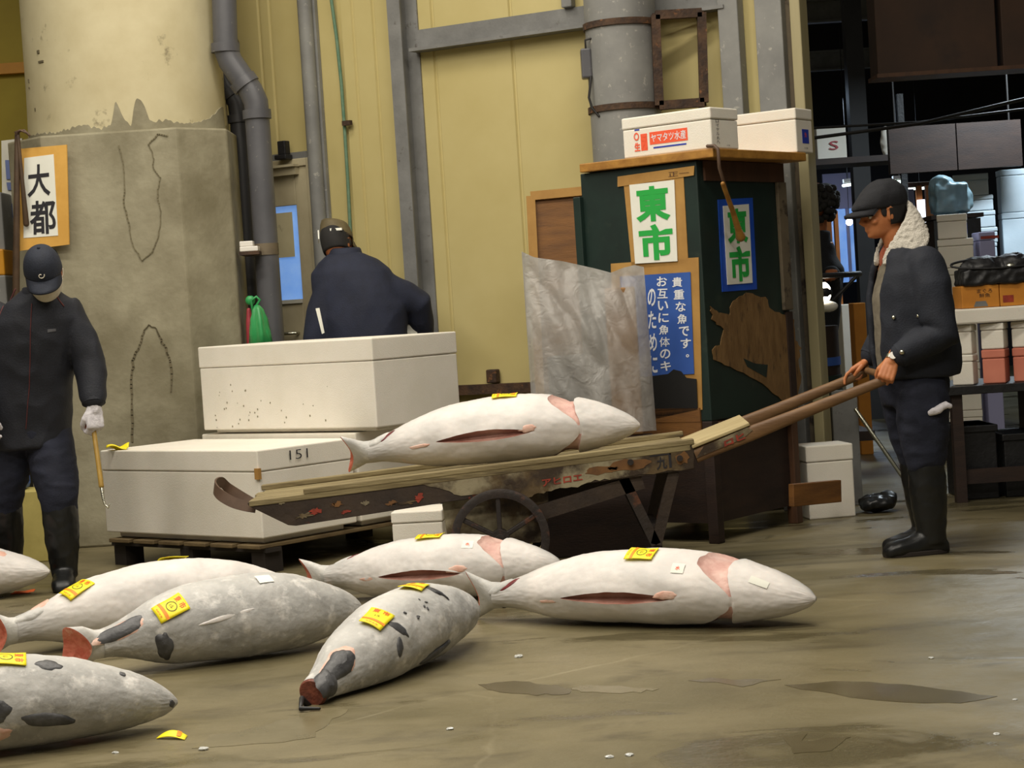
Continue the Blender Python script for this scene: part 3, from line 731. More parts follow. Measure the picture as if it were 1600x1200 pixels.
# sign with cardboard border, left face
sheet('sign_border', [FL(988, 420), FL(1076, 412), FL(1068, 268), FL(974, 276)], .004, 'card_tan', cab)
sheet('tape_strip', [FL(966, 292, .007), FL(1085, 274, .007), FL(1086, 259, .007), FL(966, 276, .007)], .003, 'card_tan', cab)
q = [FL(994, 412, .010), FL(1060, 408, .010), FL(1055, 281, .010), FL(985, 289, .010)]
ps = tag(sheet('sign_paper', q, .003, 'paper_white', cab), 'white sign with two green characters')
letters('lettering', '東', quadmap(q), 'ink_green', ps, y=.235, w=.78, h=.44, bold=.04)
letters('lettering', '市', quadmap(q), 'ink_green', ps, x=.03, y=-.245, w=.78, h=.45, bold=.04)
letters('lettering', '正一', quadmap([FL(1044, 279, .008), FL(1080, 275, .008), FL(1080, 264, .008), FL(1044, 267, .008)]), 'brown_frame', cab, w=.9, h=.6)
# blue notice
sheet('notice_border', [FL(962, 660), FL(1098, 640), FL(1092, 402), FL(955, 412)], .004, 'card_tan', cab)
q = [FL(975, 590, .009), FL(1086, 584, .009), FL(1080, 425, .009), FL(970, 432, .009)]
nt_ = tag(sheet('notice_sheet', q, .003, 'blue_poster', cab), 'blue notice with two columns of white characters')
def column(s, x0, y0, x1, y1, wpx):
    n = len(s)
    for i, ch in enumerate(s):
        x = lerp(x0, x1, i/(n-1)); y = lerp(y0, y1, i/(n-1)); h = abs(y1-y0)/(n-1)*.84
        qq = [FL(x-wpx/2, y+h/2, .0095), FL(x+wpx/2, y+h/2-.6, .0095), FL(x+wpx/2, y-h/2-.6, .0095), FL(x-wpx/2, y-h/2, .0095)]
        small = ch in '。'
        letters('lettering', ch, quadmap(qq), 'ink_white', nt_, w=.3 if small else .95, h=.3 if small else .95, off=.001, bold=.008 if ch == '体' else .02)
column('貴重な魚です。', 1060, 441, 1076, 556, 17)
column('お互いに魚体のキ', 1036, 440, 1042, 572, 17)
column('のために', 1020, 465, 1023, 570, 13)
sheet('black_cover', [FL(1000, 660, .012), FL(1092, 640, .012), FL(1090, 592, .012), FL(1074, 590, .012), FL(1066, 580, .012), FL(1054, 577, .012), FL(1046, 584, .012), FL(1000, 590, .012)], .003, 'black_sheet', cab)
# blue framed sign, right face
sheet('sign_border', [FR(1128, 456), FR(1182, 452), FR(1175, 309), FR(1121, 312)], .004, 'blue_vinyl', cab)
q = [FR(1135, 445, .008), FR(1174, 442, .008), FR(1168, 319, .008), FR(1128, 322, .008)]
ps = tag(sheet('sign_paper', q, .003, 'paper_white', cab), 'white sign with green characters in a blue frame')
letters('lettering', '東', quadmap(q), 'ink_green', ps, y=.235, w=.80, h=.44, bold=.04)
letters('lettering', '市', quadmap(q), 'ink_green', ps, x=.03, y=-.245, w=.82, h=.45, bold=.04)
# bare plywood where the green skin is torn away
poly = [(1108, 478), (1122, 490), (1140, 492), (1144, 470), (1166, 458), (1194, 464), (1204, 486), (1226, 492), (1240, 500), (1240, 532), (1252, 545), (1246, 562), (1250, 600), (1244, 628), (1224, 628), (1190, 600), (1150, 578), (1114, 562), (1112, 542), (1124, 540), (1128, 516), (1112, 498)]
rag = wiggle(poly+[poly[0]], 4, 4)[:-1]
mb = MB(); P = [FR(x, y, .0015) for x, y in rag]
mb.prism(P, NR*.004); bm_ = tag(mb.build('torn_patch', 'torn_ply', cab), 'bare brown plywood patch')
sheet('paint_remnant', [FR(1166, 573, .0068), FR(1196, 590, .0068), FR(1198, 570, .0068), FR(1178, 568, .0068), FR(1160, 560, .0068)], .001, 'green_board', cab)
# gaff hanging from the top board
p0, p1 = onplane(1124, 262, K+NR*.15, NR), onplane(1157, 370, K+NR*.08, NR)
gf = thing('gaff', 'wooden handled gaff hooked over the kiosk top beside the blue framed sign', 'gaff', p0)
mb = MB(); mb.tube([p0+V((.012, 0, -.08)), lerp(p0, p1, .6), p1-(p1-p0)*.1, p1], [.011, .013, .017, .026], 14); mb.build('handle', 'wood_top', gf, smooth=True)
mb = MB(); zk = zt+.06-p0.z; mb.tube([lerp(p0, p1, .3), p0, p0+Z*(zk-.02)+CA*.002, p0+Z*zk+CA*.022, p0+Z*(zk+.002)+CA*.06], .009, 10); mb.build('hook', 'hook_iron', gf, smooth=True)
# two white foam boxes on the kiosk
ztop = zt+.05
def labelled(px, py, pz, yaw_, L, W, H, label):
    d = ray(px, py); c = CAM + d*((pz-CAM.z)/d.z)
    return styro('foam_box', label, c, yaw_, L, W, H, .07, foot=0)
s1, c_, a_, b_ = styro('foam_box', 'long white foam box with an orange printed emblem on the kiosk top', K-CA*.105-CB*.01+Z*ztop, cyaw+1, .535, .25, .205, .06, foot=0)
def SF(u0, u1, h0, h1): return [c_+a_*u0-b_*.0012+Z*h0, c_+a_*u1-b_*.0012+Z*h0, c_+a_*u1-b_*.0012+Z*h1, c_+a_*u0-b_*.0012+Z*h1]
q = SF(.37, .14, .055, .118); bd = sheet('print_band', q, .001, 'ink_orange', s1)
letters('lettering', 'ヤマタツ水産', quadmap(q), 'ink_white', bd, w=.92, h=.7, off=.0008, bold=.01)
em = sheet('emblem', [p for p in SF(.425, .385, .03, .115)], .001, 'ink_orange', s1)
letters('emblem_mark', '生', quadmap(SF(.47, .425, .025, .08)), 'ink_orange', s1, off=.001, bold=.03)
letters('emblem_mark', 'え', quadmap(SF(.425, .38, .03, .12)), 'ink_orange', s1, off=.001, bold=.03)
letters('emblem_mark', '○', quadmap(SF(.47, .43, .08, .13)), 'ink_orange', s1, off=.001, bold=.03)
sheet('blue_line', SF(.46, .43, .135, .142), .001, 'ink_blue', s1); sheet('blue_line', SF(.35, .15, .034, .042), .001, 'ink_blue', s1)
def SR(u0, u1, h0, h1): return [c_-a_*.0012+b_*u0+Z*h0, c_-a_*.0012+b_*u1+Z*h0, c_-a_*.0012+b_*u1+Z*h1, c_-a_*.0012+b_*u0+Z*h1]
for i, ch in enumerate('ロイヤル丸ヘ'):
    letters('lettering', ch, quadmap(SR(.04, .075, .128-i*.021, .146-i*.021)), 'ink_black', s1, off=.001, w=.8, h=.85)
letters('lettering', '3.5K', quadmap(SR(.13, .17, .014, .022)), 'ink_black', s1, off=.001)
s2, c_, a_, b_ = styro('foam_box', 'white foam box with a small blue square label overhanging the kiosk top', K-CA*.115+CB*.825+Z*ztop, cyaw-4, .74, .20, .235, .06, foot=0)
q = SR(.07, .15, .05, .125); bd = sheet('blue_label', q, .001, 'ink_blue', s2)
letters('lettering', '魚', quadmap(q), 'ink_orange', bd, w=.35, h=.35, y=.1, off=.0008)
letters('lettering', '3.5K', quadmap(SR(.08, .14, .02, .03)), 'ink_black', s2, off=.001)
# leaning framed brown board between wall and kiosk
q = [at(842, 640, 10.75), at(935, 640, 10.75), at(922, 298, 10.95), at(829, 307, 10.95)]
q[0].z = q[1].z = 0.0
fb = thing('framed_board', 'brown board in a light wooden frame standing behind the plastic sack', 'board', lerp(q[0], q[1], .5))
sheet('board_panel', q, .012, 'ply_brown', fb)
n_ = (q[1]-q[0]).cross(q[3]-q[0]).normalized()
for i in range(4):
    mb = MB(); mb.beam(q[i]+n_*.006, q[(i+1) % 4]+n_*.006, .03, .05, up=(q[(i+1) % 4]-q[i]).cross(n_)); mb.build('frame_rail', 'card_tan', fb)
# clear plastic sack over a tall brown carton
pc = V((at(978, 560, 9.62).x, 9.62, 0))
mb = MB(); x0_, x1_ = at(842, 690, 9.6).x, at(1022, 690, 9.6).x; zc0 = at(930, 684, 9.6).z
mb.obox(V((x0_, 9.47, 0)), V((x1_-x0_, 0, 0)), V((0, .20, 0)), Z*zc0)  # dark block added in place of the shade below the sack
tag(mb.build('crate', 'dark_wood', bevel=.006), 'added dark block standing for the shade under the handcart, beneath the clear plastic sack', 'crate')
tc = thing('carton', 'tall brown carton inside the right half of the clear plastic sack', 'carton', pc+Z*zc0)
mb = MB(); mb.obox(pc+V((-.085, -.03, zc0+.002)), (.15, 0, 0), (0, .09, 0), Z*.74); mb.build('carton_body', 'brown_card', tc, bevel=.008)
pc2 = V((at(880, 560, 9.6).x, 9.62, 0))
mb = MB(); mb.obox(pc2+V((-.08, -.03, zc0+.002)), (.19, 0, 0), (0, .08, 0), Z*.42); tag(mb.build('carton', 'grey_steel', bevel=.01), 'grey carton inside the left half of the clear plastic sack', 'carton')
sk = []
yk = 9.575
def sack():
    m_ = MB()
    top = [(815, 393), (835, 402), (880, 408), (925, 418), (955, 426), (975, 418), (992, 414), (1006, 417)]
    bot = [(834, 682), (860, 681), (900, 679), (940, 677), (965, 676), (990, 675), (1010, 674), (1026, 673)]
    def edge(tb, u):
        x = u*(len(tb)-1); i = min(int(x), len(tb)-2); t = x-i
        return (lerp(tb[i][0], tb[i+1][0], t), lerp(tb[i][1], tb[i+1][1], t))
    NU, NVv = 90, 70
    def front(u, w):
        a0 = edge(top, u); b0 = edge(bot, u); px, py = lerp(a0[0], b0[0], w), lerp(a0[1], b0[1], w)
        bulge = math.sin(math.pi*u)**.5*(.03+.11*sm(0, .45, w))
        p = at(px, py, yk+.03-bulge)
        q = V((p.x*7+p.z*1.5, p.z*2.0, 1.3))
        wr = .034*(1-abs(noise.noise(q*1.3))*2) + .012*noise.noise(q*3.1) + .010*(1-abs(noise.noise(V((p.x*16+p.z*6, p.z*4-p.x*3, 7))))*2)
        p.y += wr*(.3+.7*math.sin(math.pi*u)**.4)
        return p
    def back(u, w):
        a0 = edge(top, u); b0 = edge(bot, u); px, py = lerp(a0[0], b0[0], w), lerp(a0[1], b0[1], w)
        bulge = math.sin(math.pi*u)**.5*(.03+.14*sm(0, .35, w))
        p = at(px, py, yk+.03); p.y += bulge*1.1+.008*noise.noise(V((p.x*7, p.z*5, 9)))
        return p
    m_.grid(front, NU, NVv)
    m_.grid(lambda u, w: back(1-u, w), 40, 40)
    return m_
o = sack().build('plastic_sack', 'clear_plastic', smooth=True)
tag(o, 'large wrinkled clear plastic sack draped upright in front of the green kiosk', 'plastic sack')
# styro box and plank by the wall end
sb, *_ = styro('foam_box', 'upright white foam box on the floor at the wall end, behind the short plank', (at(1338, 812, 10.42).x, 10.42, 0), -8, .26, .24, .40, .09, foot=0)
p0, p1 = at(1236, 774, 9.95), at(1311, 767, 10.22)
mb = MB(); mb.beam(p0, p1, .035, .118); tag(mb.build('plank', 'ply_brown', bevel=.004), 'short brown plank sticking out from the kiosk stand across the white box', 'plank')
# ================================================================== HANDCART
YN, YF = 8.64, 9.22
def cp(px, py, y=YN): return at(px, py, y)
ca, cb = cp(385, 783), cp(1085, 693)
E1 = (cb-ca).normalized(); CL = (cb-ca).length; UP = V((-E1.z, 0, E1.x)); DY = V((0, 1, 0)); CW = YF-YN
wc = cp(782, 842, YN-.03); WR = .222; wc.z = WR
cart = thing('handcart', 'old wooden handcart carrying a frozen tuna, held by the man in the flat cap', 'handcart', V((wc.x, (YN+YF)/2, 0)))
def cpt(s, y, h): return ca + E1*s + DY*y + UP*h
# deck planks
random.seed(5)
nb = 5
for k in range(nb):
    w = CW/nb; mb = MB(); s0 = random.uniform(-.01, .02); mb.obox(cpt(s0, k*w+.003, -.028), E1*(CL-s0-.02), DY*(w-.006), UP*(.024+random.uniform(-.003, .003)))
    mb.build('deck_plank', 'cart_wood', cart, bevel=.003)
for nm, y, px0 in (('edge_strip', .0, .26), ('edge_strip', CW-.05, .0)):
    mb = MB(); mb.obox(cpt(px0, y, -.004), E1*(CL-px0), DY*.05, UP*.026); mb.build(nm, 'cart_wood', cart, bevel=.005)
# side rails
def rail(y, off):
    m_ = MB(); P = [(388, 791), (450, 821), (462, 822), (705, 784), (800, 772), (1085, 733), (1085, 697), (386, 786)]
    pts = [cp(x, yy) for x, yy in P]; pts = [V((p.x, y, p.z)) for p in pts]
    m_.prism(pts, V((0, off, 0))); return m_.build('side_rail', 'cart_dark', cart, bevel=.003)
rl = rail(YN+.008, .05); rail(YF-.008, -.05)
P = [(640, 750), (1082, 699), (1084, 731), (1000, 742), (960, 748), (930, 750), (902, 760), (868, 764), (842, 770), (828, 778), (806, 782), (790, 774), (765, 770), (720, 774), (700, 768)]
rag = wiggle(P+[P[0]], 4, 5)[:-1]
mb = MB(); mb.prism([cp(x, y, YN+.008) for x, y in rag], V((0, -.003, 0))); pp = tag(mb.build('painted_side', 'cart_side', cart), 'worn cream painted side')
random.seed(11)
for (x, y, w, h, mn) in ((474, 806, 24, 6, 'cart_side'), (492, 799, 16, 9, 'red_paint'), (528, 788, 18, 7, 'rust_brown'), (540, 800, 14, 4, 'red_paint'), (570, 786, 12, 6, 'cart_side'), (636, 785, 22, 5, 'cart_side'), (655, 778, 12, 10, 'red_paint'), (612, 786, 14, 6, 'rust_brown'), (440, 786, 8, 4, 'cart_side')):
    pts = [(x+w*.62*math.cos(t)*(.35+.9*random.random()), y-w*.62*math.cos(t)*.14+h*.7*math.sin(t)*(.3+1.0*random.random())) for t in [2*math.pi*k/22 for k in range(22)]]
    mb = MB(); mb.prism([cp(a_, b_, YN+.007) for a_, b_ in pts], V((0, -.002, 0))); mb.build('paint_flake', mn, rl)
for (x, y, w, h) in ((983, 726, 34, 9), (1066, 716, 12, 9), (940, 735, 26, 6)):
    pts = [(x+w*math.cos(t)*(.75+.5*random.random()), y+h*math.sin(t)*(.7+.6*random.random())-w*math.cos(t)*.1) for t in [2*math.pi*k/14 for k in range(14)]]
    mb = MB(); mb.prism([cp(a_, b_, YN+.005) for a_, b_ in pts], V((0, -.0015, 0))); mb.build('rust_stain', 'rust_brown', pp)
def cartletters(s, quad, mname, parent, bold=.03, w=.95, h=.95, y=YN+.004):
    return letters('lettering', s, quadmap([cp(a_, b_, y) for a_, b_ in quad]), mname, parent, w=w, h=h, off=.0015, bold=bold)
cartletters('アヒロエ', [(846, 761), (912, 751), (911, 739), (845, 749)], 'red_paint', pp)
cartletters('九', [(1026, 735), (1043, 732), (1042, 712), (1025, 715)], 'ink_black', pp, .02)
for q4 in ([(1046, 731), (1050, 730), (1048, 708), (1044, 708)], [(1015, 714), (1048, 710), (1048, 708), (1015, 712)]):
    mb = MB(); mb.prism([cp(a_, b_, YN+.005) for a_, b_ in q4], V((0, -.0015, 0))); mb.build('frame_mark', 'ink_black', pp)
for px in (985, 1062):
    c = cp(px, 722 if px < 1000 else 716, YN+.002); mb = MB(); mb.cyl(c, c-DY*.012, .014, 16); mb.build('bolt', 'cart_iron', cart)
# cross members
for s in (.12, .7, 1.3, CL-.08):
    mb = MB(); mb.obox(cpt(s, .055, -.085), E1*.06, DY*(CW-.11), UP*.055); mb.build('cross_member', 'cart_dark', cart)
# axle boards, axle and wheels
for y in (YN+.06, YF-.10):
    pts = [cp(x, yy) for x, yy in ((776, 760), (856, 760), (859, 806), (845, 850), (790, 856), (700, 850), (690, 790), (712, 770))]
    mb = MB(); mb.prism([V((p.x, y, p.z)) for p in pts], DY*.04); mb.build('axle_board', 'cart_side', cart, bevel=.003)
mb = MB(); mb.cyl(wc-DY*.03, V((wc.x, YF+.06, wc.z)), .018, 16); mb.build('axle', 'cart_iron', cart)
def wheel(y, sgn):
    c = V((wc.x, y, wc.z)); wt = None
    m_ = MB(); prof = [(WR, -.022), (WR, .022), (WR-.012, .026), (WR-.035, .022), (WR-.038, -.022), (WR-.012, -.026)]
    n = 56
    for j in range(n):
        pass
    rings = [[c+V((math.cos(2*math.pi*j/n)*r, o, math.sin(2*math.pi*j/n)*r)) for r, o in prof] for j in range(n)]
    rings.append(rings[0]); m_.loft(rings, cap=False)
    rim = m_.build('wheel', 'cart_iron', cart, smooth=True, split=35)
    for k in range(6):
        a_ = math.pi/2+k*math.pi/3; d = V((math.cos(a_), 0, math.sin(a_))); m_ = MB()
        m_.beam(c+d*.03, c+d*(WR-.036), .022, .03, up=DY); m_.build('spoke', 'cart_iron', rim, bevel=.004)
    m_ = MB(); m_.cyl(c-DY*.035, c+DY*.035, .042, 28); m_.cyl(c-DY*.05, c+DY*.05, .022, 20); m_.build('hub', 'cart_iron', rim, smooth=True, split=35)
    return rim
wheel(YN-.035, -1); wheel(YF+.035, 1)
# brace and legs
for y in (YN+.02, YF-.06):
    mb = MB(); p, q_ = cp(832, 806), cp(1005, 752); p.y = q_.y = y+.02; mb.beam(p, q_, .035, .07); mb.build('brace', 'cart_dark', cart)
    lg = MB(); p, q_, r_ = cp(975, 748), cp(1026, 852), cp(1054, 738)
    for w_ in (p, q_, r_): w_.y = y+.02
    lg.beam(p, q_, .035, .045); lg.build('leg', 'cart_iron', cart)
    lg = MB(); lg.beam(r_, q_, .035, .05); lg.build('leg', 'cart_dark', cart)
mb = MB(); q_ = cp(1028, 838); mb.obox(V((q_.x-.02, YN+.04, q_.z)), (.04, 0, 0), DY*(CW-.1), Z*.04); mb.build('leg_rail', 'cart_dark', cart)
# handles: sloping board and two poles with a cross grip
PN0, PN1 = cp(1086, 712, YN+.03), cp(1392, 590, YN+.03)
PF0, PF1 = cp(1100, 690, YF-.10), cp(1349, 580, YF-.10)
PF1 = V((PN1.x-.03, YF-.10, PN1.z+.01)); PF0 = V((PN0.x, YF-.10, PN0.z+.005))
kN = (PN1-PN0)
for p, q_, nm in ((PN0, PN1, 'n'), (PF0, PF1, 'f')):
    mb = MB(); d = (q_-p); sd = DY; u = sd.cross(d.normalized())*-1; rings = []
    for t, w, h in ((0, .022, .034), (.3, .022, .034), (.5, .021, .029), (.8, .020, .024), (1, .019, .021)):
        c = p+d*t; rg = []
        for k in range(20):
            a_ = 2*math.pi*k/20; e = .55 if t < .4 else .85
            cx, sx_ = math.cos(a_), math.sin(a_)
            rg.append(c+sd*(w*math.copysign(abs(cx)**e, cx))+u*(h*math.copysign(abs(sx_)**e, sx_)))
        rings.append(rg)
    mb.loft(rings); hd = mb.build('handle_pole', 'pole_wood', cart, smooth=True, split=50)
    if nm == 'n': hn = hd
    else: hf = hd
mb = MB(); mb.prism([cp(1088, 716, YN+.005), cp(1160, 686, YN+.005), cp(1176, 672, YN+.005), cp(1168, 668, YN+.005), cp(1100, 697, YN+.005)], V((0, .004, 0)))
mb.build('painted_patch', 'cart_side', hn)
letters('lettering', 'ロヒ', quadmap([cp(1131, 699, YN+.004), cp(1166, 685, YN+.004), cp(1162, 674, YN+.004), cp(1130, 689, YN+.004)]), 'red_paint', hn, w=.95, h=.95, off=.001, bold=.05)
d = kN.normalized(); u = V((-d.z, 0, d.x))
q = [PN0+u*.036+d*.0-DY*.03, PN0+u*.036+d*.28-DY*.02, V((0, PF0.y+.03, 0)) + (PN0+u*.036+d*.30).xzx*0 + V(((PN0+u*.036+d*.30).x, 0, (PN0+u*.036+d*.30).z)), V(((PN0+u*.036-d*.02).x, PF0.y+.03, (PN0+u*.036-d*.02).z))]
mb = MB(); mb.prism(q, u*.016); mb.build('sloping_board', 'cream_board', cart, bevel=.004)
mb = MB(); mb.tube([PN1+V((-.03, -.0, .012)), V((PF1.x-.0, PF1.y, PF1.z+.012))], .016, 14); mb.build('cross_grip', 'pole_wood', cart, smooth=True)
# tow loop at the front
h0, h1 = cp(400, 793, YN+.09), cp(394, 786, YF-.14)
lp = [h0, cp(382, 790, YN+.09), cp(362, 784, YN+.10), cp(344, 773, YN+.13), cp(336, 763, YN+.20), cp(338, 756, YN+.28), cp(347, 754, YN+.36), cp(358, 764, YN+.42), cp(380, 778, YN+.44), h1]
def strap(P, w, th, mname):
    # smooth path then sweep a flat bar
    S = []
    n = len(P)
    for i in range(n-1):
        a_, b_, c_, d_ = P[max(0, i-1)], P[i], P[i+1], P[min(n-1, i+2)]
        for k in range(6):
            t = k/6; S.append(.5*((2*b_)+(c_-a_)*t+(2*a_-5*b_+4*c_-d_)*t*t+(-a_+3*b_-3*c_+d_)*t**3))
    S.append(P[-1]); m_ = MB(); rings = []
    for i, p in enumerate(S):
        d = (S[min(i+1, len(S)-1)]-S[max(i-1, 0)]).normalized(); sd = V((.15, .25, 1)); sd = (sd-d*sd.dot(d)).normalized(); u = d.cross(sd)
        rings.append([p+sd*w/2+u*th/2, p-sd*w/2+u*th/2, p-sd*w/2-u*th/2, p+sd*w/2-u*th/2])
    m_.loft(rings); return m_
strap(lp, .05, .008, 'hook_iron').build('tow_loop', 'hook_iron', cart, smooth=True, split=50)

# ================================================================== FROZEN TUNA
PROF = [(0, .33), (.05, .385), (.11, .52), (.2, .745), (.32, .91), (.44, .98), (.54, 1.0), (.65, .96), (.74, .87), (.80, .77), (.88, .60), (.94, .41), (.98, .22), (1, .05)]
def tuna(label, tail, snout, half_h, half_w, roll=12, floor=(0, 0), seed=1, skin='tuna_white', slit=True, gill=True, back=False, tail_kind='lobe', lobe_roll=50, lobe=.10, cut=1.0, group='frozen tuna laid out on the floor', lift=0, nt=170, na=110, belly_a0=9.5):
    tail, snout = V(tail), V(snout)
    e = (snout-tail); L = e.length; e.normalize()
    n = (Z - e*e.z).normalized(); sd = e.cross(n)
    rr_ = R(roll)
    bd = sd*math.cos(rr_)+n*math.sin(rr_); nd = -sd*math.sin(rr_)+n*math.cos(rr_)
    # sag so that the middle of the body lies on what carries it
    tm = .57
    fl_m = lerp(floor[0], floor[1], tm); need = fl_m + half_h*1.0 - lerp(tail.z, snout.z, tm)
    k = need/(4*tm*(1-tm))
    if back: bd = -bd; 
    def center(t):
        s = sm(0, 1, t); return tail + e*(L*t) + Z*(k*4*t*(1-t))
    def w(t): return interp(PROF, t)[0]
    off = V((seed*7.7, seed*3.3, seed*1.9))
    def surf(t, a, o=0, rough=True, dep=0):
        ww = w(t); c_, s_ = math.cos(a), math.sin(a)
        ell = 1.0
        p = center(t) + bd*(half_w*ww*c_*ell) + nd*(half_h*ww*s_)
        out = (bd*(c_/half_w)+nd*(s_/half_h)).normalized()
        if rough:
            p = p + out*(.006*ww*noise.noise(V((t*9, c_*2, s_*2))+off) + .0018*noise.noise(V((t*50, c_*9, s_*9))+off))
        if dep: p = lerp(p, center(t), dep)
        p = p + out*o
        fl = lerp(floor[0], floor[1], t)+.0015
        if p.z < fl+.02:                       # the soft underside rests flat
            x = fl+.02-p.z; p = V((p.x, p.y, fl+.02-.02*(1-math.exp(-x/.02))))
        return p
    def a_of(i): return 2*math.pi*i/na
    def wrap(a): return (a+math.pi) % (2*math.pi)-math.pi
    m_s = 5; A0 = 2*math.pi*m_s/na; S0, S1 = .265, .585
    def slit_w(t):                              # half angle of the belly cut
        q = (t-S0)/(S1-S0)
        if q <= 0: return lerp(A0, R(.5), sm(.10, 0, S0-t))
        if q >= 1: return lerp(A0, R(.5), sm(.05, 0, t-S1))
        return R(.5)+R(belly_a0)*max(0, 4*q*(1-q))**.85*(.75+.5*q)*.9+R(.8)*noise.noise(V((t*30, seed, 0)))*(4*q*(1-q))
    def warp_a(t, j):
        a = 2*math.pi*j/na; a = wrap(a); ab = abs(a)
        if not slit or ab > R(100): return a
        w_ = slit_w(t)
        r = ab/A0*w_ if ab <= A0 else w_+(ab-A0)/(R(100)-A0)*(R(100)-w_)
        return math.copysign(r, a)+R(3)*(1-ab/R(100))
    def gill_b(a):                              # rear edge, front edge and openness of the gill cut at this angle
        x = abs(wrap(a)); g = sm(R(6), R(72), x)*(1-sm(R(112), R(150), x))
        th = .782+.010*math.cos(a*3)+.004*noise.noise(V((a*4, seed, 1)))
        return th-.008-.088*g-.006*noise.noise(V((a*5, seed, 4)))*g, th, g
    G0, G1 = .70, .78
    def warp_t(t, a):
        if not gill or t <= .52 or t >= .88: return t
        c0, c1, g = gill_b(a)
        if t < G0: return .52+(t-.52)/(G0-.52)*(c0-.52)
        if t <= G1: return c0+(t-G0)/(G1-G0)*(c1-c0)
        return c1+(t-G1)/(.88-G1)*(.88-c1)
    ts = [i/nt for i in range(nt+1)]
    ts = [t if t < .9 else .9+.1*(1-(1-(t-.9)/.1)**1.5) for t in ts]
    iG0 = min(range(nt), key=lambda i: abs(ts[i]-G0)); iG1 = min(range(nt), key=lambda i: abs(ts[i]-G1)); ts[iG0], ts[iG1] = G0, G1
    vs, tone = [], []
    for i, tb in enumerate(ts):
        for j in range(na):
            a = warp_a(tb, j); t = warp_t(tb, a); d = 0; o_ = 0
            jj = min(j, na-j)
            if slit and S0 < tb < S1:
                q = (tb-S0)/(S1-S0); k_ = (4*q*(1-q))**.5
                if jj < m_s: d = .22*(1-(jj/m_s)**2)**.6*k_
                elif jj < m_s+4: o_ = .005*(1-(jj-m_s)/4)*k_
            if gill:
                c0, c1, g = gill_b(a)
                if iG0 < i < iG1:
                    u_ = (tb-G0)/(G1-G0); d = .15*math.sin(math.pi*min(1, u_*.75+.12))*g + .03*min(1, u_*3)
                elif iG1 <= i < iG1+14 and abs(wrap(a)) < R(150): o_ = .005*(1-(i-iG1)/14)
            p = surf(t, a, o_, True, d)
            vs.append(p)
            x = abs(wrap(a)); back_ = sm(R(70), R(150), x)
            tone.append(min(1, back_*.95 + sm(.18, .02, t)*.7 + .5*sm(.86, .97, t)*sm(R(40), R(110), x)))
    bf, sf, gf = [], [], []
    for i in range(nt):
        for j in range(na):
            k2 = (j+1) % na; f = (i*na+j, i*na+k2, (i+1)*na+k2, (i+1)*na+j)
            tb = (ts[i]+ts[i+1])/2; jm = min(j+.5, na-j-.5); am = warp_a(tb, j+.5 if j < na/2 else j+.5)
            if slit and S0 < tb < S1 and jm < m_s: sf.append(f)
            elif gill and iG0 <= i < iG1 and gill_b(am)[2] > .015: gf.append(f)
            else: bf.append(f)
    bf.append(tuple(range((nt)*na, (nt+1)*na)))
    flip = (bd.cross(nd)).dot(e) < 0
    if flip: bf, sf, gf = [[tuple(reversed(f)) for f in x] for x in (bf, sf, gf)]
    root = thing('frozen_tuna', label, 'fish', V((center(.5).x, center(.5).y, lerp(floor[0], floor[1], .5))), group)
    def sub(name, faces, mname):
        used = sorted({i for f in faces for i in f}); mp = {u: i for i, u in enumerate(used)}
        m_ = MB(); m_.add([vs[u] for u in used], [tuple(mp[i] for i in f) for f in faces])
        o = m_.build(name, mname, root, smooth=True)
        at_ = o.data.attributes.new('back', 'FLOAT', 'POINT'); at_.data.foreach_set('value', [tone[u] for u in used])
        return o
    body = sub('body', bf, skin)
    if sf: tag(sub('belly_cut', sf, 'tuna_gutted'), 'dark red gutted belly opening')
    if gf: tag(sub('gill_opening', gf, 'tuna_gill'), 'pink opening where the gills were cut out')
    # tail
    r0h, r0w = half_h*w(0), half_w*w(0)
    def ring_at(c, ax, b1, b2, n_=24): return [c+b1*math.cos(2*math.pi*q/n_)+b2*math.sin(2*math.pi*q/n_) for q in range(n_)]
    lr = R(lobe_roll); lw = sd*math.cos(lr)+n*math.sin(lr); lt = -sd*math.sin(lr)+n*math.cos(lr)
    c0 = center(0)
    if tail_kind == 'lobe':
        m_ = MB(); rings = []
        rr0 = (r0h+r0w)/2
        for s, wl, th in ((.03, rr0*.97, rr0*.97), (0, rr0*1.0, rr0*.92), (-.025, rr0*1.08, rr0*.72), (-.055, rr0*1.5, .030), (-.085, lobe, .012+.022*cut)):
            rings.append([c0+e*s+lw*math.cos(2*math.pi*q/40)*wl+lt*math.sin(2*math.pi*q/40)*th - e*(abs(math.cos(2*math.pi*q/40))**1.6*(.035 if s == -.085 else .012 if s == -.055 else 0)) - e*(math.sin(2*math.pi*q/40)*th*cut*(1.3 if s == -.085 else .5 if s == -.055 else 0)) for q in range(40)])
        m_.loft(rings, cap=False); st = m_.build('tail_stump', 'tuna_grey', root, smooth=True)
        last = rings[-1]; m_ = MB(); cc = c0-e*.080
        mid = [cc+(p-cc)*.55+e*.006+lt*.003*math.sin(i_) for i_, p in enumerate(last)]
        m_.loft([last, [cc+(p-cc)*.93-e*.004 for p in last], mid], cap=False); m_.add(mid+[cc], [(i_, (i_+1) % 40, 40) for i_ in range(40)])
        m_.build('cut_face', 'tuna_flesh', st, smooth=True)
    else:
        m_ = MB(); rg = [ring_at(c0+e*s, e, bd*r0w*q, nd*r0h*q, 32) for s, q in ((.02, 1.0), (-.004, 1.02), (-.012, .9))]
        m_.loft(rg[:2], cap=False); st = m_.build('tail_stump', 'fin_black', root, smooth=True)
        m_ = MB(); cc = c0-e*.012; m_.loft(rg[1:], cap=False); m_.add(rg[2]+[cc], [(i_, (i_+1) % 32, 32) for i_ in range(32)])
        m_.build('cut_face', 'tuna_darkmeat', st, smooth=True)
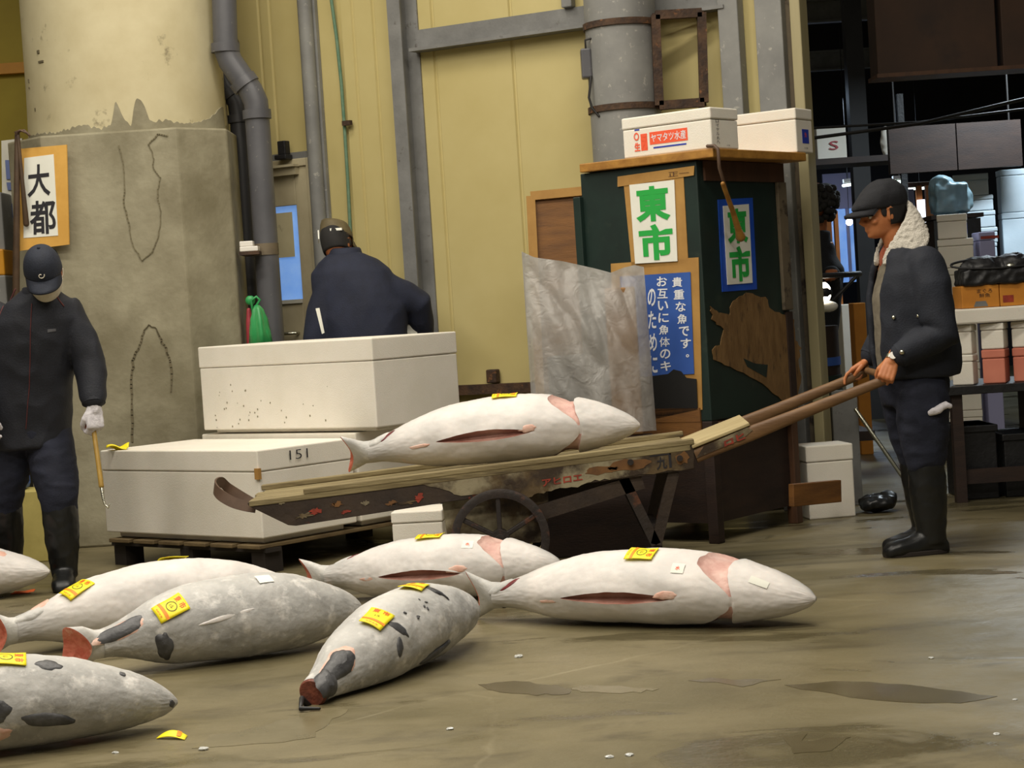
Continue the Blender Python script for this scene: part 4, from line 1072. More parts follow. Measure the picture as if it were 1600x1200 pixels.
    S = dict(vs=-1 if back else 1, root=root, surf=surf, L=L, hw=half_w, hh=half_h, w=w, body=body, e=e, center=center, bd=bd, nd=nd, sd=sd, n=n)
    return S
def patch(S, name, mname, t, a, ln, wd, rot=0, off=.003, shape='rect', parent=None, nu=10, nv=8, bulge=0, label=None, lift=None):
    """a thin piece that follows the skin: ln along the body, wd round it"""
    r = math.hypot(0, S['w'](t))*(S['hh']+S['hw'])/2
    c, s = math.cos(rot), math.sin(rot)
    def f(u, v, o=0):
        x, y = (u*c-v*s), (u*s+v*c)
        p = S['surf'](t+x/S['L'], a+S['vs']*y/r, off+o, False)
        return p
    m_ = MB()
    if shape == 'rect':
        vs = [f((i/nu-.5)*ln, (j/nv-.5)*wd, (lift(i/nu, j/nv) if lift else 0)) for i in range(nu+1) for j in range(nv+1)]
        m_.add(vs, [(i*(nv+1)+j, (i+1)*(nv+1)+j, (i+1)*(nv+1)+j+1, i*(nv+1)+j+1) for i in range(nu) for j in range(nv)])
    else:
        n_ = 28; rings = []
        for k, q in enumerate((1, .85, .6, .3)):
            rg = []
            for j in range(n_):
                th = 2*math.pi*j/n_; k2 = 1+.34*noise.noise(V((math.cos(th)*1.7+t*9, math.sin(th)*1.7+a*5, ln*30)))
                if shape == 'drop': k2 *= 1-.35*math.cos(th)
                rg.append(f(math.cos(th)*ln/2*q*k2, math.sin(th)*wd/2*q*k2, bulge*(1-q*q) - (.004 if k == 0 else 0)))
            rings.append(rg)
        m_.loft(rings, cap=False); cc = f(0, 0, bulge)
        m_.add(rings[-1]+[cc], [(j, (j+1) % n_, n_) for j in range(n_)])
    o = m_.build(name, mname, parent or S['root'], smooth=True)
    if label: o['label'] = label
    return o, f
def price_tag(S, t, a, rot=0, ln=.115, wd=.082, mark='circle', curl=0, side=1):
    o, f = patch(S, 'price_tag', 'tag_yellow', t, a, ln, wd, rot, off=.006, lift=lambda u, v: .003*(1+math.sin(u*4+v*2))+curl*max(0, u-.6)**2*.3+curl*max(0, .3-u)**2*.3)
    md = o.modifiers.new('s', 'SOLIDIFY'); md.thickness = .0015; md.offset = -1
    lf = lambda u, v: .003*(1+math.sin((u/ln+.5)*4+(v/wd+.5)*2))+curl*max(0, u/ln-.1)**2*.3+curl*max(0, -.2-u/ln)**2*.3
    def piece(name, mname, vs, fs, oo):
        m_ = MB(); m_.add([f(p.x, p.y, lf(p.x, p.y)+oo) for p in vs], fs); return m_.build(name, mname, o)
    # stripe across the tag
    nv = 10; x0, x1 = -ln*.30, -ln*.20
    vs = [V((x, (j/nv-.5)*wd*.98, 0)) for x in (x0, x1) for j in range(nv+1)]
    piece('stripe', 'tag_orange', vs, [(j, nv+1+j, nv+2+j, j+1) for j in range(nv)], .0012)
    for ch, y in (('東', wd*.2*side), ('市', -wd*.2*side)):
        vs, fs = text_mb(ch, 1, .02)
        vs = [V((v.y, -v.x, 0)) for v in vs]; vs = fit(vs, ln*.22, wd*.27)
        vs = [V((v.x*side+ln*.34, v.y*side+y, 0)) for v in vs]
        piece('lettering', 'tag_red', vs, fs, .0014)
    vs, fs = text_mb('東都水産', 1, 0); vs = fit([V((v.y, -v.x, 0)) for v in vs], ln*.05, wd*.55)
    piece('lettering', 'tag_red', [V((v.x-ln*.40, v.y, 0)) for v in vs], fs, .0014)
    if mark == 'circle':
        n_ = 30; vs = []
        for k in range(n_):
            th = 2*math.pi*k/n_; 
            for q in (.94, 1.06): vs.append(V((math.cos(th)*ln*.16*q+ln*.03, math.sin(th)*wd*.26*q, 0)))
        piece('ink_ring', 'ink_black', vs, [(2*k, 2*k+1, (2*k+3) % (2*n_), (2*k+2) % (2*n_)) for k in range(n_)], .0016)
    vs, fs = text_mb('1ル', 1, 0); vs = fit([V((v.y, -v.x, 0)) for v in vs], ln*.12, wd*.22)
    piece('ink_scrawl', 'ink_black', [V((v.x+ln*.03, v.y, 0)) for v in vs], fs, .0016)
    return o
def sticker(S, t, a, rot=0):
    o, f = patch(S, 'white_sticker', 'paper_white', t, a, .05, .045, rot, off=.003, nu=4, nv=4)
    vs, fs = text_mb('水', 1, .02); vs = fit(vs, .018, .018); m_ = MB(); m_.add([f(v.x, v.y, .001) for v in vs], fs); m_.build('lettering', 'ink_orange', o)
def tail_slice(S, t=.075, a=1.0, ln=.10, wd=.03, rot=.5):
    patch(S, 'tail_slice_cut', 'tuna_slice', t, a, ln, wd, rot, off=.001, shape='lens', bulge=.003)
    patch(S, 'tail_slice_flap', 'tuna_grey', t-.03, a+.06, ln*1.05, wd*1.9, rot, off=.002, shape='lens', bulge=.007)
D_ = R
# on the cart
def deck_z(x): return ca.z + (x-ca.x)*E1.z/E1.x + .003
t0, t1 = at(578, 706, 8.93), at(1000, 664, 8.80)
S = tuna('frozen tuna lying on the wooden handcart, belly cut facing the camera', t0, t1, .155, .17, roll=-6, floor=(deck_z(t0.x), deck_z(t1.x)), seed=1, lobe_roll=58, lobe=.105, cut=.3, group='frozen tuna')
price_tag(S, .52, D_(88), rot=.0, curl=.03); tail_slice(S, a=D_(62))
patch(S, 'fin_root', 'fin_pink', .60, D_(8), .09, .035, .1, shape='lens', bulge=.002, off=.001, label='pink cut fin root')
patch(S, 'fin_root', 'fin_pink', .20, D_(-2), .10, .018, .05, shape='lens', bulge=.001, off=.001, label='pink cut fin root')
# right on the floor
t0, t1 = at(778, 930, 7.68), at(1275, 936, 7.08)
S = tuna('frozen tuna nearest the right on the floor, snout pointing right, belly cut facing the camera', t0, t1, .145, .18, roll=-8, seed=2, lobe_roll=70, lobe=.11, cut=.3, group='frozen tuna')
price_tag(S, .50, D_(76), rot=.0, curl=.02); sticker(S, .63, D_(50)); tail_slice(S, a=D_(55), t=.06)
patch(S, 'fin_root', 'fin_pink', .60, D_(8), .10, .04, .1, shape='lens', bulge=.002, off=.001, label='pink cut fin root')
patch(S, 'fin_root', 'fin_pink', .22, D_(-4), .09, .018, .05, shape='lens', bulge=.001, off=.001, label='pink cut fin root')
patch(S, 'white_scrap', 'paper_white', .86, D_(45), .07, .03, -.2, off=.003)
# behind, in front of the wheel
t0, t1 = at(512, 900, 8.52), at(878, 882, 8.24)
S = tuna('frozen tuna on the floor in front of the cart wheel, belly cut facing the camera', t0, t1, .14, .155, roll=-6, seed=3, lobe_roll=75, lobe=.09, cut=.6, group='frozen tuna')
price_tag(S, .46, D_(92), rot=0, curl=.05); sticker(S, .64, D_(58)); tail_slice(S, a=D_(100), t=.11)
patch(S, 'fin_root', 'fin_pink', .60, D_(10), .10, .035, .1, shape='lens', bulge=.002, off=.001, label='pink cut fin root')
patch(S, 'fin_root', 'fin_pink', .22, D_(-2), .11, .02, .05, shape='lens', bulge=.001, off=.001, label='pink cut fin root')
# back left
t0, t1 = at(24, 985, 7.55), at(470, 925, 8.12)
S = tuna('pale frozen tuna at the left with two yellow tags, behind the grey one', t0, t1, .155, .165, roll=20, seed=4, slit=False, gill=False, lobe_roll=74, lobe=.115, group='frozen tuna')
price_tag(S, .20, D_(48), rot=.35); price_tag(S, .56, D_(92), rot=0, curl=.06)
patch(S, 'tail_slice_flap', 'tuna_grey', .045, D_(35), .12, .05, .1, shape='lens', bulge=.008)
patch(S, 'tail_bare_patch', 'fin_pink', .085, D_(75), .09, .07, .3, shape='lens', bulge=.002)
# front left, dorsal side to the camera
t0, t1 = at(158, 1006, 6.98), at(566, 950, 7.42)
S = tuna('grey frozen tuna with black fin and yellow tag in front of the pale one', t0, t1, .158, .17, roll=-8, back=True, seed=5, skin='tuna_grey', slit=False, gill=False, lobe_roll=70, lobe=.085, group='frozen tuna')
# seen from its other side: angle 0 faces away here, so the camera side is near 180 degrees
def ca_(x): return D_(x)
price_tag(S, .235, D_(128), rot=.25)
patch(S, 'fin_socket', 'fin_black', .085, D_(130), .17, .07, .15, shape='drop', bulge=.006, label='black fin socket')
patch(S, 'fin_socket_rim', 'fin_pink', .089, D_(131), .19, .085, .15, shape='drop', off=.0005, bulge=.002)
patch(S, 'pectoral_fin', 'fin_black', .20, D_(195), .055, .13, .1, shape='lens', bulge=.006, label='black fin')
patch(S, 'lateral_ridge', 'tuna_white', .42, D_(160), .22, .022, .12, shape='lens', off=.0005, bulge=.002)
patch(S, 'white_scrap', 'paper_white', .60, D_(108), .06, .05, .1, off=.003)
# nearest left, snout towards the right
t1 = at(277, 1096, 6.02); t0 = t1 + V((-1.16, -.42, .02))
S = tuna('grey spotted frozen tuna cut off by the left edge, closest to the camera', t0, t1, .148, .175, roll=4, back=True, seed=6, skin='tuna_grey', slit=False, gill=False, group='frozen tuna')
price_tag(S, .575, D_(112), rot=-.1, ln=.13)
patch(S, 'dark_patch', 'fin_black', .68, D_(125), .09, .05, -.2, shape='lens', bulge=.002)
patch(S, 'dark_patch', 'fin_black', .52, D_(186), .16, .09, .1, shape='lens', bulge=.003)
patch(S, 'pectoral_fin', 'fin_black', .68, D_(200), .17, .05, -.15, shape='drop', bulge=.004, label='black fin')
patch(S, 'fin_root', 'fin_pink', .52, D_(212), .15, .07, .1, shape='lens', bulge=.004, label='brownish cut fin root')
patch(S, 'eye_spot', 'fin_black', .86, D_(122), .022, .022, 0, shape='lens', bulge=.001)
patch(S, 'mouth_tip', 'fin_black', .982, D_(190), .02, .03, 0, shape='lens', bulge=.001)
# middle, tail stump towards the camera
t0 = at(490, 1082, 6.24); t1 = V((-.20, 7.28, .12))
S = tuna('frozen tuna in the middle with its round cut tail towards the camera', t0, t1, .14, .155, roll=-6, back=True, seed=7, skin='tuna_grey', slit=False, gill=False, tail_kind='disc', group='frozen tuna')
price_tag(S, .30, D_(108), rot=.1, mark='none', ln=.11); price_tag(S, .60, D_(90), rot=.2, mark='none')
patch(S, 'fin_socket', 'fin_black', .10, D_(118), .16, .09, .1, shape='drop', bulge=.012, label='black fin socket')
patch(S, 'fin_socket_rim', 'fin_pink', .105, D_(118), .18, .105, .1, shape='drop', off=.0005, bulge=.008)
patch(S, 'keel', 'fin_black', .015, D_(140), .10, .10, .2, shape='lens', bulge=.014, label='dark tail keel')
patch(S, 'fin_mark', 'fin_black', .33, D_(140), .035, .10, .5, shape='lens', bulge=.002)
patch(S, 'fin_mark', 'fin_black', .30, D_(166), .03, .07, -.2, shape='lens', bulge=.002)
patch(S, 'fin_mark', 'fin_black', .63, D_(112), .03, .12, .4, shape='lens', bulge=.002)
patch(S, 'pectoral_fin', 'fin_black', .55, D_(205), .20, .035, .25, shape='drop', bulge=.005, label='black fin')
for q in range(7):
    patch(S, 'dark_speck', 'fin_black', .40+.05*random.random()*3, D_(118+25*random.random()), .008+.010*random.random(), .006, random.random()*3, shape='lens', bulge=.001)
c = t0 + V((-.02, -.01, -.04)); mb = MB(); g = ground(470, 1113)
mb.tube([c, V((c.x-.015, c.y-.03, .03)), V((g.x, g.y, .012)), V((g.x+.06, g.y-.0, .008))], [.012, .009, .008, .005], 10); mb.build('tail_cord', 'black_stuff', S['root'], smooth=True)
# far left, only the head in the picture
t1 = at(78, 893, 9.34); t0 = t1 + V((-1.2, .12, 0))
S = tuna('frozen tuna head at the far left edge by the man in the baseball cap', t0, t1, .135, .16, roll=5, seed=8, group='frozen tuna')
patch(S, 'raw_patch', 'fin_pink', .80, D_(60), .10, .06, .2, shape='lens', bulge=.003)
# ================================================================== PEOPLE
HEADT = [(-.128, .016, .058, -.005), (-.120, .034, .079, .015), (-.104, .050, .086, .040), (-.082, .060, .0885, .060), (-.056, .068, .089, .078), (-.03, .0715, .087, .088), (-.006, .0735, .092, .094), (.02, .0745, .094, .098), (.05, .072, .088, .097), (.085, .060, .070, .083), (.105, .042, .046, .060), (.117, .014, .014, .022)]
class Head:
    def __init__(s, c, fwd, up, scale=1.0):
        s.c = V(c); s.f = V(fwd).normalized(); s.u = (V(up)-s.f*V(up).dot(s.f)).normalized(); s.l = s.u.cross(s.f); s.k = scale
        s.ax = Matrix((s.f, s.l, s.u)).transposed()
    def P(s, f, l, u): return s.c + (s.f*f + s.l*l + s.u*u)*s.k
    def ringpt(s, z, th, o=0, tab=HEADT):
        wx, fr, bk = interp(tab, z); c_, s_ = math.cos(th), math.sin(th)
        r = (fr if c_ > 0 else bk)
        f = r*math.copysign(abs(c_)**.9, c_); l = wx*math.copysign(abs(s_)**.9, s_)
        if -.045 < z < -.008 and c_ > 0:                 # eye sockets
            g = math.exp(-((abs(th if th < math.pi else 2*math.pi-th)-.42)/.20)**2)*math.exp(-((z+.026)/.012)**2); f -= .010*g
        k = math.hypot(f, l) or 1e-6
        return s.P(f*(1+o/k), l*(1+o/k), z)
    def add(s, mb, smile=0):
        n = 40; zs = [-.128+.245*i/44 for i in range(45)]
        mb.loft([[s.ringpt(z, 2*math.pi*j/n) for j in range(n)] for z in zs])
        k = s.k
        mb.tube([s.P(.086, 0, -.006), s.P(.097, 0, -.028), s.P(.110, 0, -.048), s.P(.100, 0, -.058)], [.009*k, .010*k, .0125*k, .009*k], 12)
        for q in (-1, 1):
            mb.ball(s.P(.094, q*.013, -.053), .009*k, n=8)
            mb.ball(s.P(-.006, q*.0755, -.028), V((.019, .007, .033))*k, s.ax, n=10)
            mb.tube([s.P(-.018, q*.079, -.004), s.P(-.006, q*.082, .004), s.P(.006, q*.078, -.006)], .006*k, 8)
            mb.tube([s.P(.090, q*.008, -.003), s.P(.089, q*.028, .001), s.P(.072, q*.050, -.004)], .0075*k, 8)
            mb.ball(s.P(.062, q*.042, -.05), V((.02, .022, .018))*k, s.ax, n=8)
        mb.tube([s.P(.078, -.024, -.0785), s.P(.092, 0, -.075), s.P(.078, .024, -.0785)], .0065*k, 8)
        mb.tube([s.P(.078, -.022, -.086), s.P(.091, 0, -.0875), s.P(.078, .022, -.086)], .007*k, 8)
        mb.ball(s.P(.070, 0, -.110), V((.018, .022, .014))*k, s.ax, n=8)
    def eyes(s, parent):
        for q in (-1, 1):
            m_ = MB(); m_.ball(s.P(.0715, q*.031, -.027), .0115*s.k, n=10); e_ = m_.build('eye', 'eye_white', parent, smooth=True)
            m_ = MB(); m_.ball(s.P(.0795, q*.031, -.028), .0052*s.k, n=8); m_.build('iris', 'eye_dark', e_, smooth=True)
            m_ = MB(); m_.tube([s.P(.093, q*.014, .004), s.P(.089, q*.034, .009), s.P(.072, q*.054, .003)], .0045*s.k, 8); m_.build('eyebrow', 'hair_black', parent, smooth=True)
    def hair(s, parent, z0=-.075, mname='hair_black'):
        m_ = MB(); n = 44; ths = [math.pi*.5+math.pi*j/n for j in range(n+1)]; zs = [z0+i*(.07-z0)/14 for i in range(15)]
        out = [[s.ringpt(z, th, .011) for th in ths] for z in zs]; inn = [[s.ringpt(z, th, -.004) for th in ths] for z in zs]
        vs = [p for r in out for p in r]+[p for r in inn for p in r]; k = len(zs)*(n+1); fs = []
        for i in range(len(zs)-1):
            for j in range(n):
                a_ = i*(n+1)+j; fs += [(a_, a_+1, a_+n+2, a_+n+1), (k+a_, k+a_+n+1, k+a_+n+2, k+a_+1)]
        for j in range(n): fs += [(j, k+j, k+j+1, j+1)]
        m_.add(vs, fs)
        for q in (-1, 1): m_.ball(s.P(.020, q*.072, -.012), V((.016, .007, .026))*s.k, s.ax, n=8)
        return m_.build('hair', mname, parent, smooth=True)
def finger_chain(mb, base, d, n, lens, angs, rad):
    pts = [base]; ang = 0; c = base
    for ln, a in zip(lens, angs):
        ang += R(a); c = c + (d*math.cos(ang) - n*math.sin(ang))*ln; pts.append(c)
    mb.tube(pts, [rad, rad*.97, rad*.9, rad*.8], 10)
def hand(mb, W, d, n, s, curl=(62, 78, 50), scale=1.0, thumb=(.35, .8), rk=1.0, index=None):
    """W wrist, d towards the knuckles, n back of the hand, s towards the thumb"""
    d = V(d).normalized(); n = (V(n)-d*V(n).dot(d)).normalized(); sx = d.cross(n); sx = sx if sx.dot(V(s)) > 0 else -sx
    k = scale
    mb.tube([W-d*.03*k, W+d*.012*k], .025*k*rk, 14)
    for q, r in ((-.026, .0125), (-.009, .0145), (.009, .0145), (.026, .0135)):
        mb.tube([W+d*.012*k+sx*q*.7*k, W+d*.055*k+sx*q*.95*k, W+d*.088*k+sx*q*k], [r*1.2*k*rk, r*1.12*k*rk, r*k*rk], 10)
    L4 = [(.030, 1.0, .0092), (.010, 1.08, .0095), (-.011, 1.0, .0092), (-.030, .8, .0082)]
    for i, (q, fl, r) in enumerate(L4):
        cc = curl if not (index and i == 0) else index
        finger_chain(mb, W+d*(.088-.006*abs(i-1))*k+sx*q*k, d, n, [.042*fl*k, .026*fl*k, .021*fl*k], [c_+i*2 for c_ in cc], r*k*rk)
    b = W+d*.026*k+sx*.024*k-n*.006*k
    t1 = b + (d*.62+sx*thumb[0]*1.2-n*.28).normalized()*.036*k
    t2 = t1 + (d*.75+sx*.08-n*thumb[1]).normalized()*.032*k
    t3 = t2 + (d*.62-sx*.30-n*thumb[1]).normalized()*.025*k
    mb.tube([b, t1, t2, t3], [.0155*k*rk, .0125*k*rk, .0108*k*rk, .0088*k*rk], 10)
    return sx
def ellipse(c, sd, fw, rx, ry, n=32, up=None, sq=.85):
    return [c + sd*rx*math.copysign(abs(math.cos(2*math.pi*j/n))**sq, math.cos(2*math.pi*j/n)) + fw*ry*math.copysign(abs(math.sin(2*math.pi*j/n))**sq, math.sin(2*math.pi*j/n)) for j in range(n)]
def torso(mb, secs, sd, fw):
    mb.loft([ellipse(V(c), sd, fw, rx, ry) for c, rx, ry in secs])
def foot(mb, ankle, toe, w=.052, h=.075, sole=0.0):
    """boot foot from heel to toe, standing on z = sole"""
    d = V((toe.x-ankle.x, toe.y-ankle.y, 0)); L = d.length; d.normalize(); sd = Z.cross(d); rings = []
    for t, ww, hh in ((-.075, .4, .35), (-.068, .75, .62), (-.045, .95, .95), (0, 1.0, 1.25), (.06, 1.0, 1.15), (.11, 1.08, .92), (L*.72, 1.12, .78), (L*.88, 1.02, .66), (L*.97, .74, .5), (L, .4, .36)):
        c = V((ankle.x, ankle.y, sole)) + d*t; hz = h*hh
        rings.append([c + sd*(w*ww*math.copysign(abs(math.cos(q))**.7, math.cos(q))) + Z*(hz/2+hz/2*math.copysign(abs(math.sin(q))**.6, math.sin(q))) for q in [2*math.pi*j/24 for j in range(24)]])
    mb.loft(rings)
def boots(parent, knee, ankle, toe, top_z, r=.062, ra=.05):
    t = (top_z-ankle.z)/(knee.z-ankle.z); top = lerp(ankle, knee, t); m_ = MB()
    m_.tube([V((ankle.x, ankle.y, .05)), ankle, lerp(ankle, top, .4), lerp(ankle, top, .75), top], [ra, ra*1.02, r*.98, r*1.04, r*1.02], 20, ends=False)
    foot(m_, ankle, toe, .05, .088)
    b = remeshed(m_, 'boot', 'boot_rubber', parent, .007, 5, .003, 14, seed=ankle.x)
    d = V((toe.x-ankle.x, toe.y-ankle.y, 0)); L = d.length; d.normalize(); sd = Z.cross(d)
    pts = []
    for q in range(28):
        th = 2*math.pi*q/28; x = math.cos(th); pts.append(V((ankle.x, ankle.y, .0)) + d*((L-.075)/2 + (L+.078)/2*math.copysign(abs(x)**.75, x)) + sd*(.056*math.copysign(abs(math.sin(th))**.75, math.sin(th))))
    m_ = MB(); m_.prism(pts, Z*.022); m_.build('sole', 'boot_sole', b, bevel=.004)
    return b
def face_collar(): pass

# ---------------------------------------------------------------- man in the flat cap, pushing the cart
g1 = ground(1440, 861); g1.z = 0
YM = g1.y
F1 = V((-1, -.16, 0)).normalized(); L1 = V((-F1.y*-1, 0, 0))
L1 = Z.cross(F1)                                   # his left, towards the camera
def m1(px, py, dl=0): return at(px, py, YM) + L1*dl
p1 = thing('person', 'man in a dark flat cap and navy jacket with pale fleece collar, pushing the handcart', 'person', g1)
hd = Head(m1(1379, 326), F1*.985+Z*-.10, Z, 1.03)
pel = m1(1428, 598); che = m1(1415, 460); nkb = m1(1408, 388)
shL, shR = m1(1424, 412, .19), m1(1412, 412, -.19)
elL, elR = m1(1438, 520, .25), m1(1412, 520, -.24)
gripL, gripR = PN1 - kN.normalized()*.025, PF1 - kN.normalized()*.045
dL = V((-.42, -.30, -.86)).normalized(); nL = V((-.12, -.9, .36))
dR = V((-.80, .10, -.45)).normalized(); nR = V((-.45, .25, .86))
wrL = gripL - dL*.088 + (nL-dL*nL.dot(dL)).normalized()*.034
wrR = gripR - dR*.088 + (nR-dR*nR.dot(dR)).normalized()*.034
hiL, hiR = pel+L1*.09+Z*-.02, pel-L1*.09+Z*-.02
knL, knR = m1(1434, 722, .10), m1(1446, 722, -.10)
anL, anR = at(1444, 846, YM)+L1*.10, at(1462, 838, YM)-L1*.10
anL.z = anR.z = .09
toL = anL + V((F1.x, F1.y, 0))*.235; toR = anR + V((F1.x, F1.y-.1, 0)).normalized()*.225
mb = MB()
hd.add(mb)
mb.tube([hd.P(-.015, 0, -.06), lerp(hd.P(-.01, 0, -.1), nkb, .5), nkb-Z*.03], [.056, .054, .064], 20)
torso(mb, [(pel-Z*.06, .15, .11), (pel+Z*.02, .155, .115), (lerp(pel, che, .5), .145, .11), (che, .165, .12), (lerp(che, nkb, .6), .165, .10), (nkb, .08, .07)], L1, F1)
for a_, b_, c_, r in ((shL, elL, wrL, 1), (shR, elR, wrR, 1)): mb.tube([a_, lerp(a_, b_, .5), b_, lerp(b_, c_, .5), c_], [.055, .050, .042, .038, .027], 16)
for a_, b_, c_ in ((hiL, knL, anL), (hiR, knR, anR)): mb.tube([a_, lerp(a_, b_, .5), b_, lerp(b_, c_, .4), c_], [.085, .075, .055, .054, .038], 16)
foot(mb, anL, toL-V((F1.x, F1.y, 0))*.02, .04, .06, .02); foot(mb, anR, toR-V((F1.x, F1.y, 0))*.02, .04, .06, .02)
hand(mb, wrL, dL, nL, V((-1, 0, .3)), (55, 80, 55), 1.02)
hand(mb, wrR, dR, nR, V((0, -1, .2)), (62, 85, 55), 1.0, thumb=(.9, .25), index=(8, 28, 22))
body = remeshed(mb, 'body', 'skin', p1, .0045, 3)
hd.eyes(p1); hd.hair(p1)
# flat cap
mb = MB(); n = 48; rings = []
for z, fr_, bk_, wd_, dip in ((.002, .112, .108, .086, .0), (.006, .124, .112, .090, .004), (.022, .142, .117, .094, .012), (.042, .138, .119, .096, .016), (.066, .118, .116, .094, .016), (.090, .090, .106, .084, .010), (.112, .058, .088, .066, .004), (.126, .028, .062, .044, .0), (.131, .004, .03, .018, 0)):
    rings.append([hd.P((fr_ if math.cos(th) > 0 else bk_)*math.cos(th), wd_*math.sin(th), z-dip*max(0, math.cos(th))) for th in [2*math.pi*j/n for j in range(n)]])
mb.loft(rings)
br = []
for s_ in (0, 1):
    pass
top_, bot_ = [], []
nb_ = 26
m_ = MB(); vs, fs = [], []
for layer, dz in ((0, .006), (1, -.006)):
    for i in range(6):
        q = i/5
        for j in range(nb_+1):
            th = -1.15+2.3*j/nb_; r0 = .116; ext = .066*max(0, math.cos(th*1.15))**.6
            vs.append(hd.P(math.cos(th)*r0+ext*q, math.sin(th)*.088*(1-.05*q), .006+dz-.016*q-.012*abs(math.sin(th))*q+(.035*(1-q)*max(0, 1-layer) if False else 0)))
K2 = 6*(nb_+1)
for i in range(5):
    for j in range(nb_):
        a_ = i*(nb_+1)+j; fs += [(a_, a_+1, a_+nb_+2, a_+nb_+1), (K2+a_, K2+a_+nb_+1, K2+a_+nb_+2, K2+a_+1)]
for j in range(nb_): a_ = 5*(nb_+1)+j; fs.append((a_, a_+1, K2+a_+1, K2+a_))
cap = remeshed(mb, 'flat_cap', 'cap_black', p1, .006, 8, .002, 16, seed=2)
m_.add(vs, fs); m_.build('cap_brim', 'cap_black', cap, smooth=True)
# shirt, jacket, collar, trousers, boots
mb = MB(); torso(mb, [(lerp(pel, che, .05), .14, .155), (lerp(pel, che, .5), .145, .158), (che, .13, .150), (lerp(che, nkb, .65), .09, .105), (nkb+Z*.01+F1*.01, .06, .062)], L1, F1)
remeshed(mb, 'shirt', 'shirt_grey', p1, .008, 6, .003, 10, seed=4)
mb = MB(); mb.tube([nkb+F1*.045+L1*.045+Z*.03, nkb+F1*.082+L1*.02-Z*.02, nkb+F1*.098-Z*.07], [.014, .016, .010], 10); mb.tube([nkb+F1*.045-L1*.045+Z*.03, nkb+F1*.082-L1*.02-Z*.02, nkb+F1*.098-Z*.07], [.014, .016, .010], 10)
mb.build('shirt_collar', 'shirt_red', p1, smooth=True)
mb = MB()
def openring(c, rx, ry, gap, th=.022, n=44):
    out, inn = [], []
    for j in range(n+1):
        a_ = math.pi/2 + gap + (2*math.pi-2*gap)*j/n
        ca2, sa2 = math.cos(a_), math.sin(a_)
        for L_, k in ((out, 0), (inn, th)):
            L_.append(c + L1*((rx-k)*math.copysign(abs(ca2)**.85, ca2)) + F1*((ry-k)*math.copysign(abs(sa2)**.85, sa2)))
    return out+list(reversed(inn))
back = -F1
secs = [(pel+Z*.03+back*.02, .205, .185, .20), (pel+Z*.08+back*.02, .215, .195, .22), (lerp(pel, che, .45)+back*.02, .215, .195, .25), (che+back*.015, .215, .178, .30), (lerp(che, nkb, .45)+back*.012, .205, .155, .36), (lerp(che, nkb, .78), .165, .118, .45), (nkb+Z*.02, .098, .085, .6)]
rings = [openring(*q) for q in secs]
mb.loft(rings)
for a_, b_, c_, k in ((shL, elL, wrL, 1), (shR, elR, wrR, 1)):
    e_ = lerp(b_, c_, .80)
    mb.tube([a_-L1*.03*(1 if a_ is shL else -1)-Z*.01, lerp(a_, b_, .35), lerp(a_, b_, .8), b_+V((.012, 0, -.01)), lerp(b_, c_, .4), lerp(b_, c_, .66), e_], [.088, .086, .078, .076, .068, .060, .052], 20)
jk = remeshed(mb, 'jacket', 'navy_jacket', p1, .009, 8, .006, 7, (1, 1, .8), seed=1)
mb = MB(); 
for a_, c_ in ((elL, wrL), (elR, wrR)):
    mb.tube([lerp(a_, c_, .70), lerp(a_, c_, .86)], [.060, .056], 20, ends=False)
mb.build('cuff', 'navy_jacket', jk, smooth=True, split=50)
mb = MB(); rings = [ellipse(pel+Z*.04+back*.02, L1, F1, .212, .190, 40), ellipse(pel+Z*.10+back*.02, L1, F1, .219, .197, 40)]
for px, py, dl in ((1377, 496, .20), (1422, 497, .225), (1398, 551, 0)):
    pass
c = lerp(elL, wrL, .80); mb = MB(); mb.ball(c+V((-.01, -.058, .012)), .012, n=8); mb.build('snap_button', 'metal_shiny', jk, smooth=True)
for f_, l_, z_ in ((.125, .165, -.10), (.03, .222, -.10)):
    c = che+F1*f_+L1*l_+Z*z_; mb = MB(); mb.ball(c, .010, n=8); mb.build('snap_button', 'metal_shiny', jk, smooth=True)
# fleece collar: broad flaps lying back over the shoulders
mb = MB()
inner = [(-.104, 0, .015), (-.100, .050, .0), (-.072, .082, -.055), (-.02, .083, -.12), (.03, .062, -.185), (.05, .045, -.235)]
mid = [(-.128, 0, -.01), (-.128, .060, -.02), (-.10, .105, -.085), (-.045, .115, -.15), (.02, .085, -.21), (.052, .055, -.243)]
outer = [(-.142, 0, -.105), (-.152, .085, -.125), (-.128, .140, -.185), (-.066, .150, -.232), (.008, .112, -.248), (.048, .060, -.25)]
def crv(T, x):
    P = [V(p) for p in T]; x = x*(len(P)-1); i = min(int(x), len(P)-2); t = x-i
    a_, b_, c_, d_ = P[max(0, i-1)], P[i], P[i+1], P[min(len(P)-1, i+2)]
    return .5*((2*b_)+(c_-a_)*t+(2*a_-5*b_+4*c_-d_)*t*t+(-a_+3*b_-3*c_+d_)*t**3)
def collar(u, w):
    q = abs(u*2-1); sg = 1 if u > .5 else -1
    A_, B_, C_ = crv(inner, q), crv(mid, q), crv(outer, q)
    p = A_*(1-w)**2 + B_*2*w*(1-w) + C_*w*w
    return hd.P(p.x, p.y*sg, p.z)
mb.grid(collar, 60, 14)
tmp_ = bpy.data.objects.new('t', mb.mesh('t')); COL.objects.link(tmp_); md_ = tmp_.modifiers.new('s', 'SOLIDIFY'); md_.thickness = .022; md_.offset = 0
dg_ = bpy.context.evaluated_depsgraph_get(); dg_.update(); me_ = bpy.data.meshes.new_from_object(tmp_.evaluated_get(dg_))
mb = MB(); mb.add([v.co.copy() for v in me_.vertices], [tuple(p.vertices) for p in me_.polygons]); bpy.data.objects.remove(tmp_)
remeshed(mb, 'fleece_collar', 'fleece', p1, .006, 4, .004, 45, seed=3)
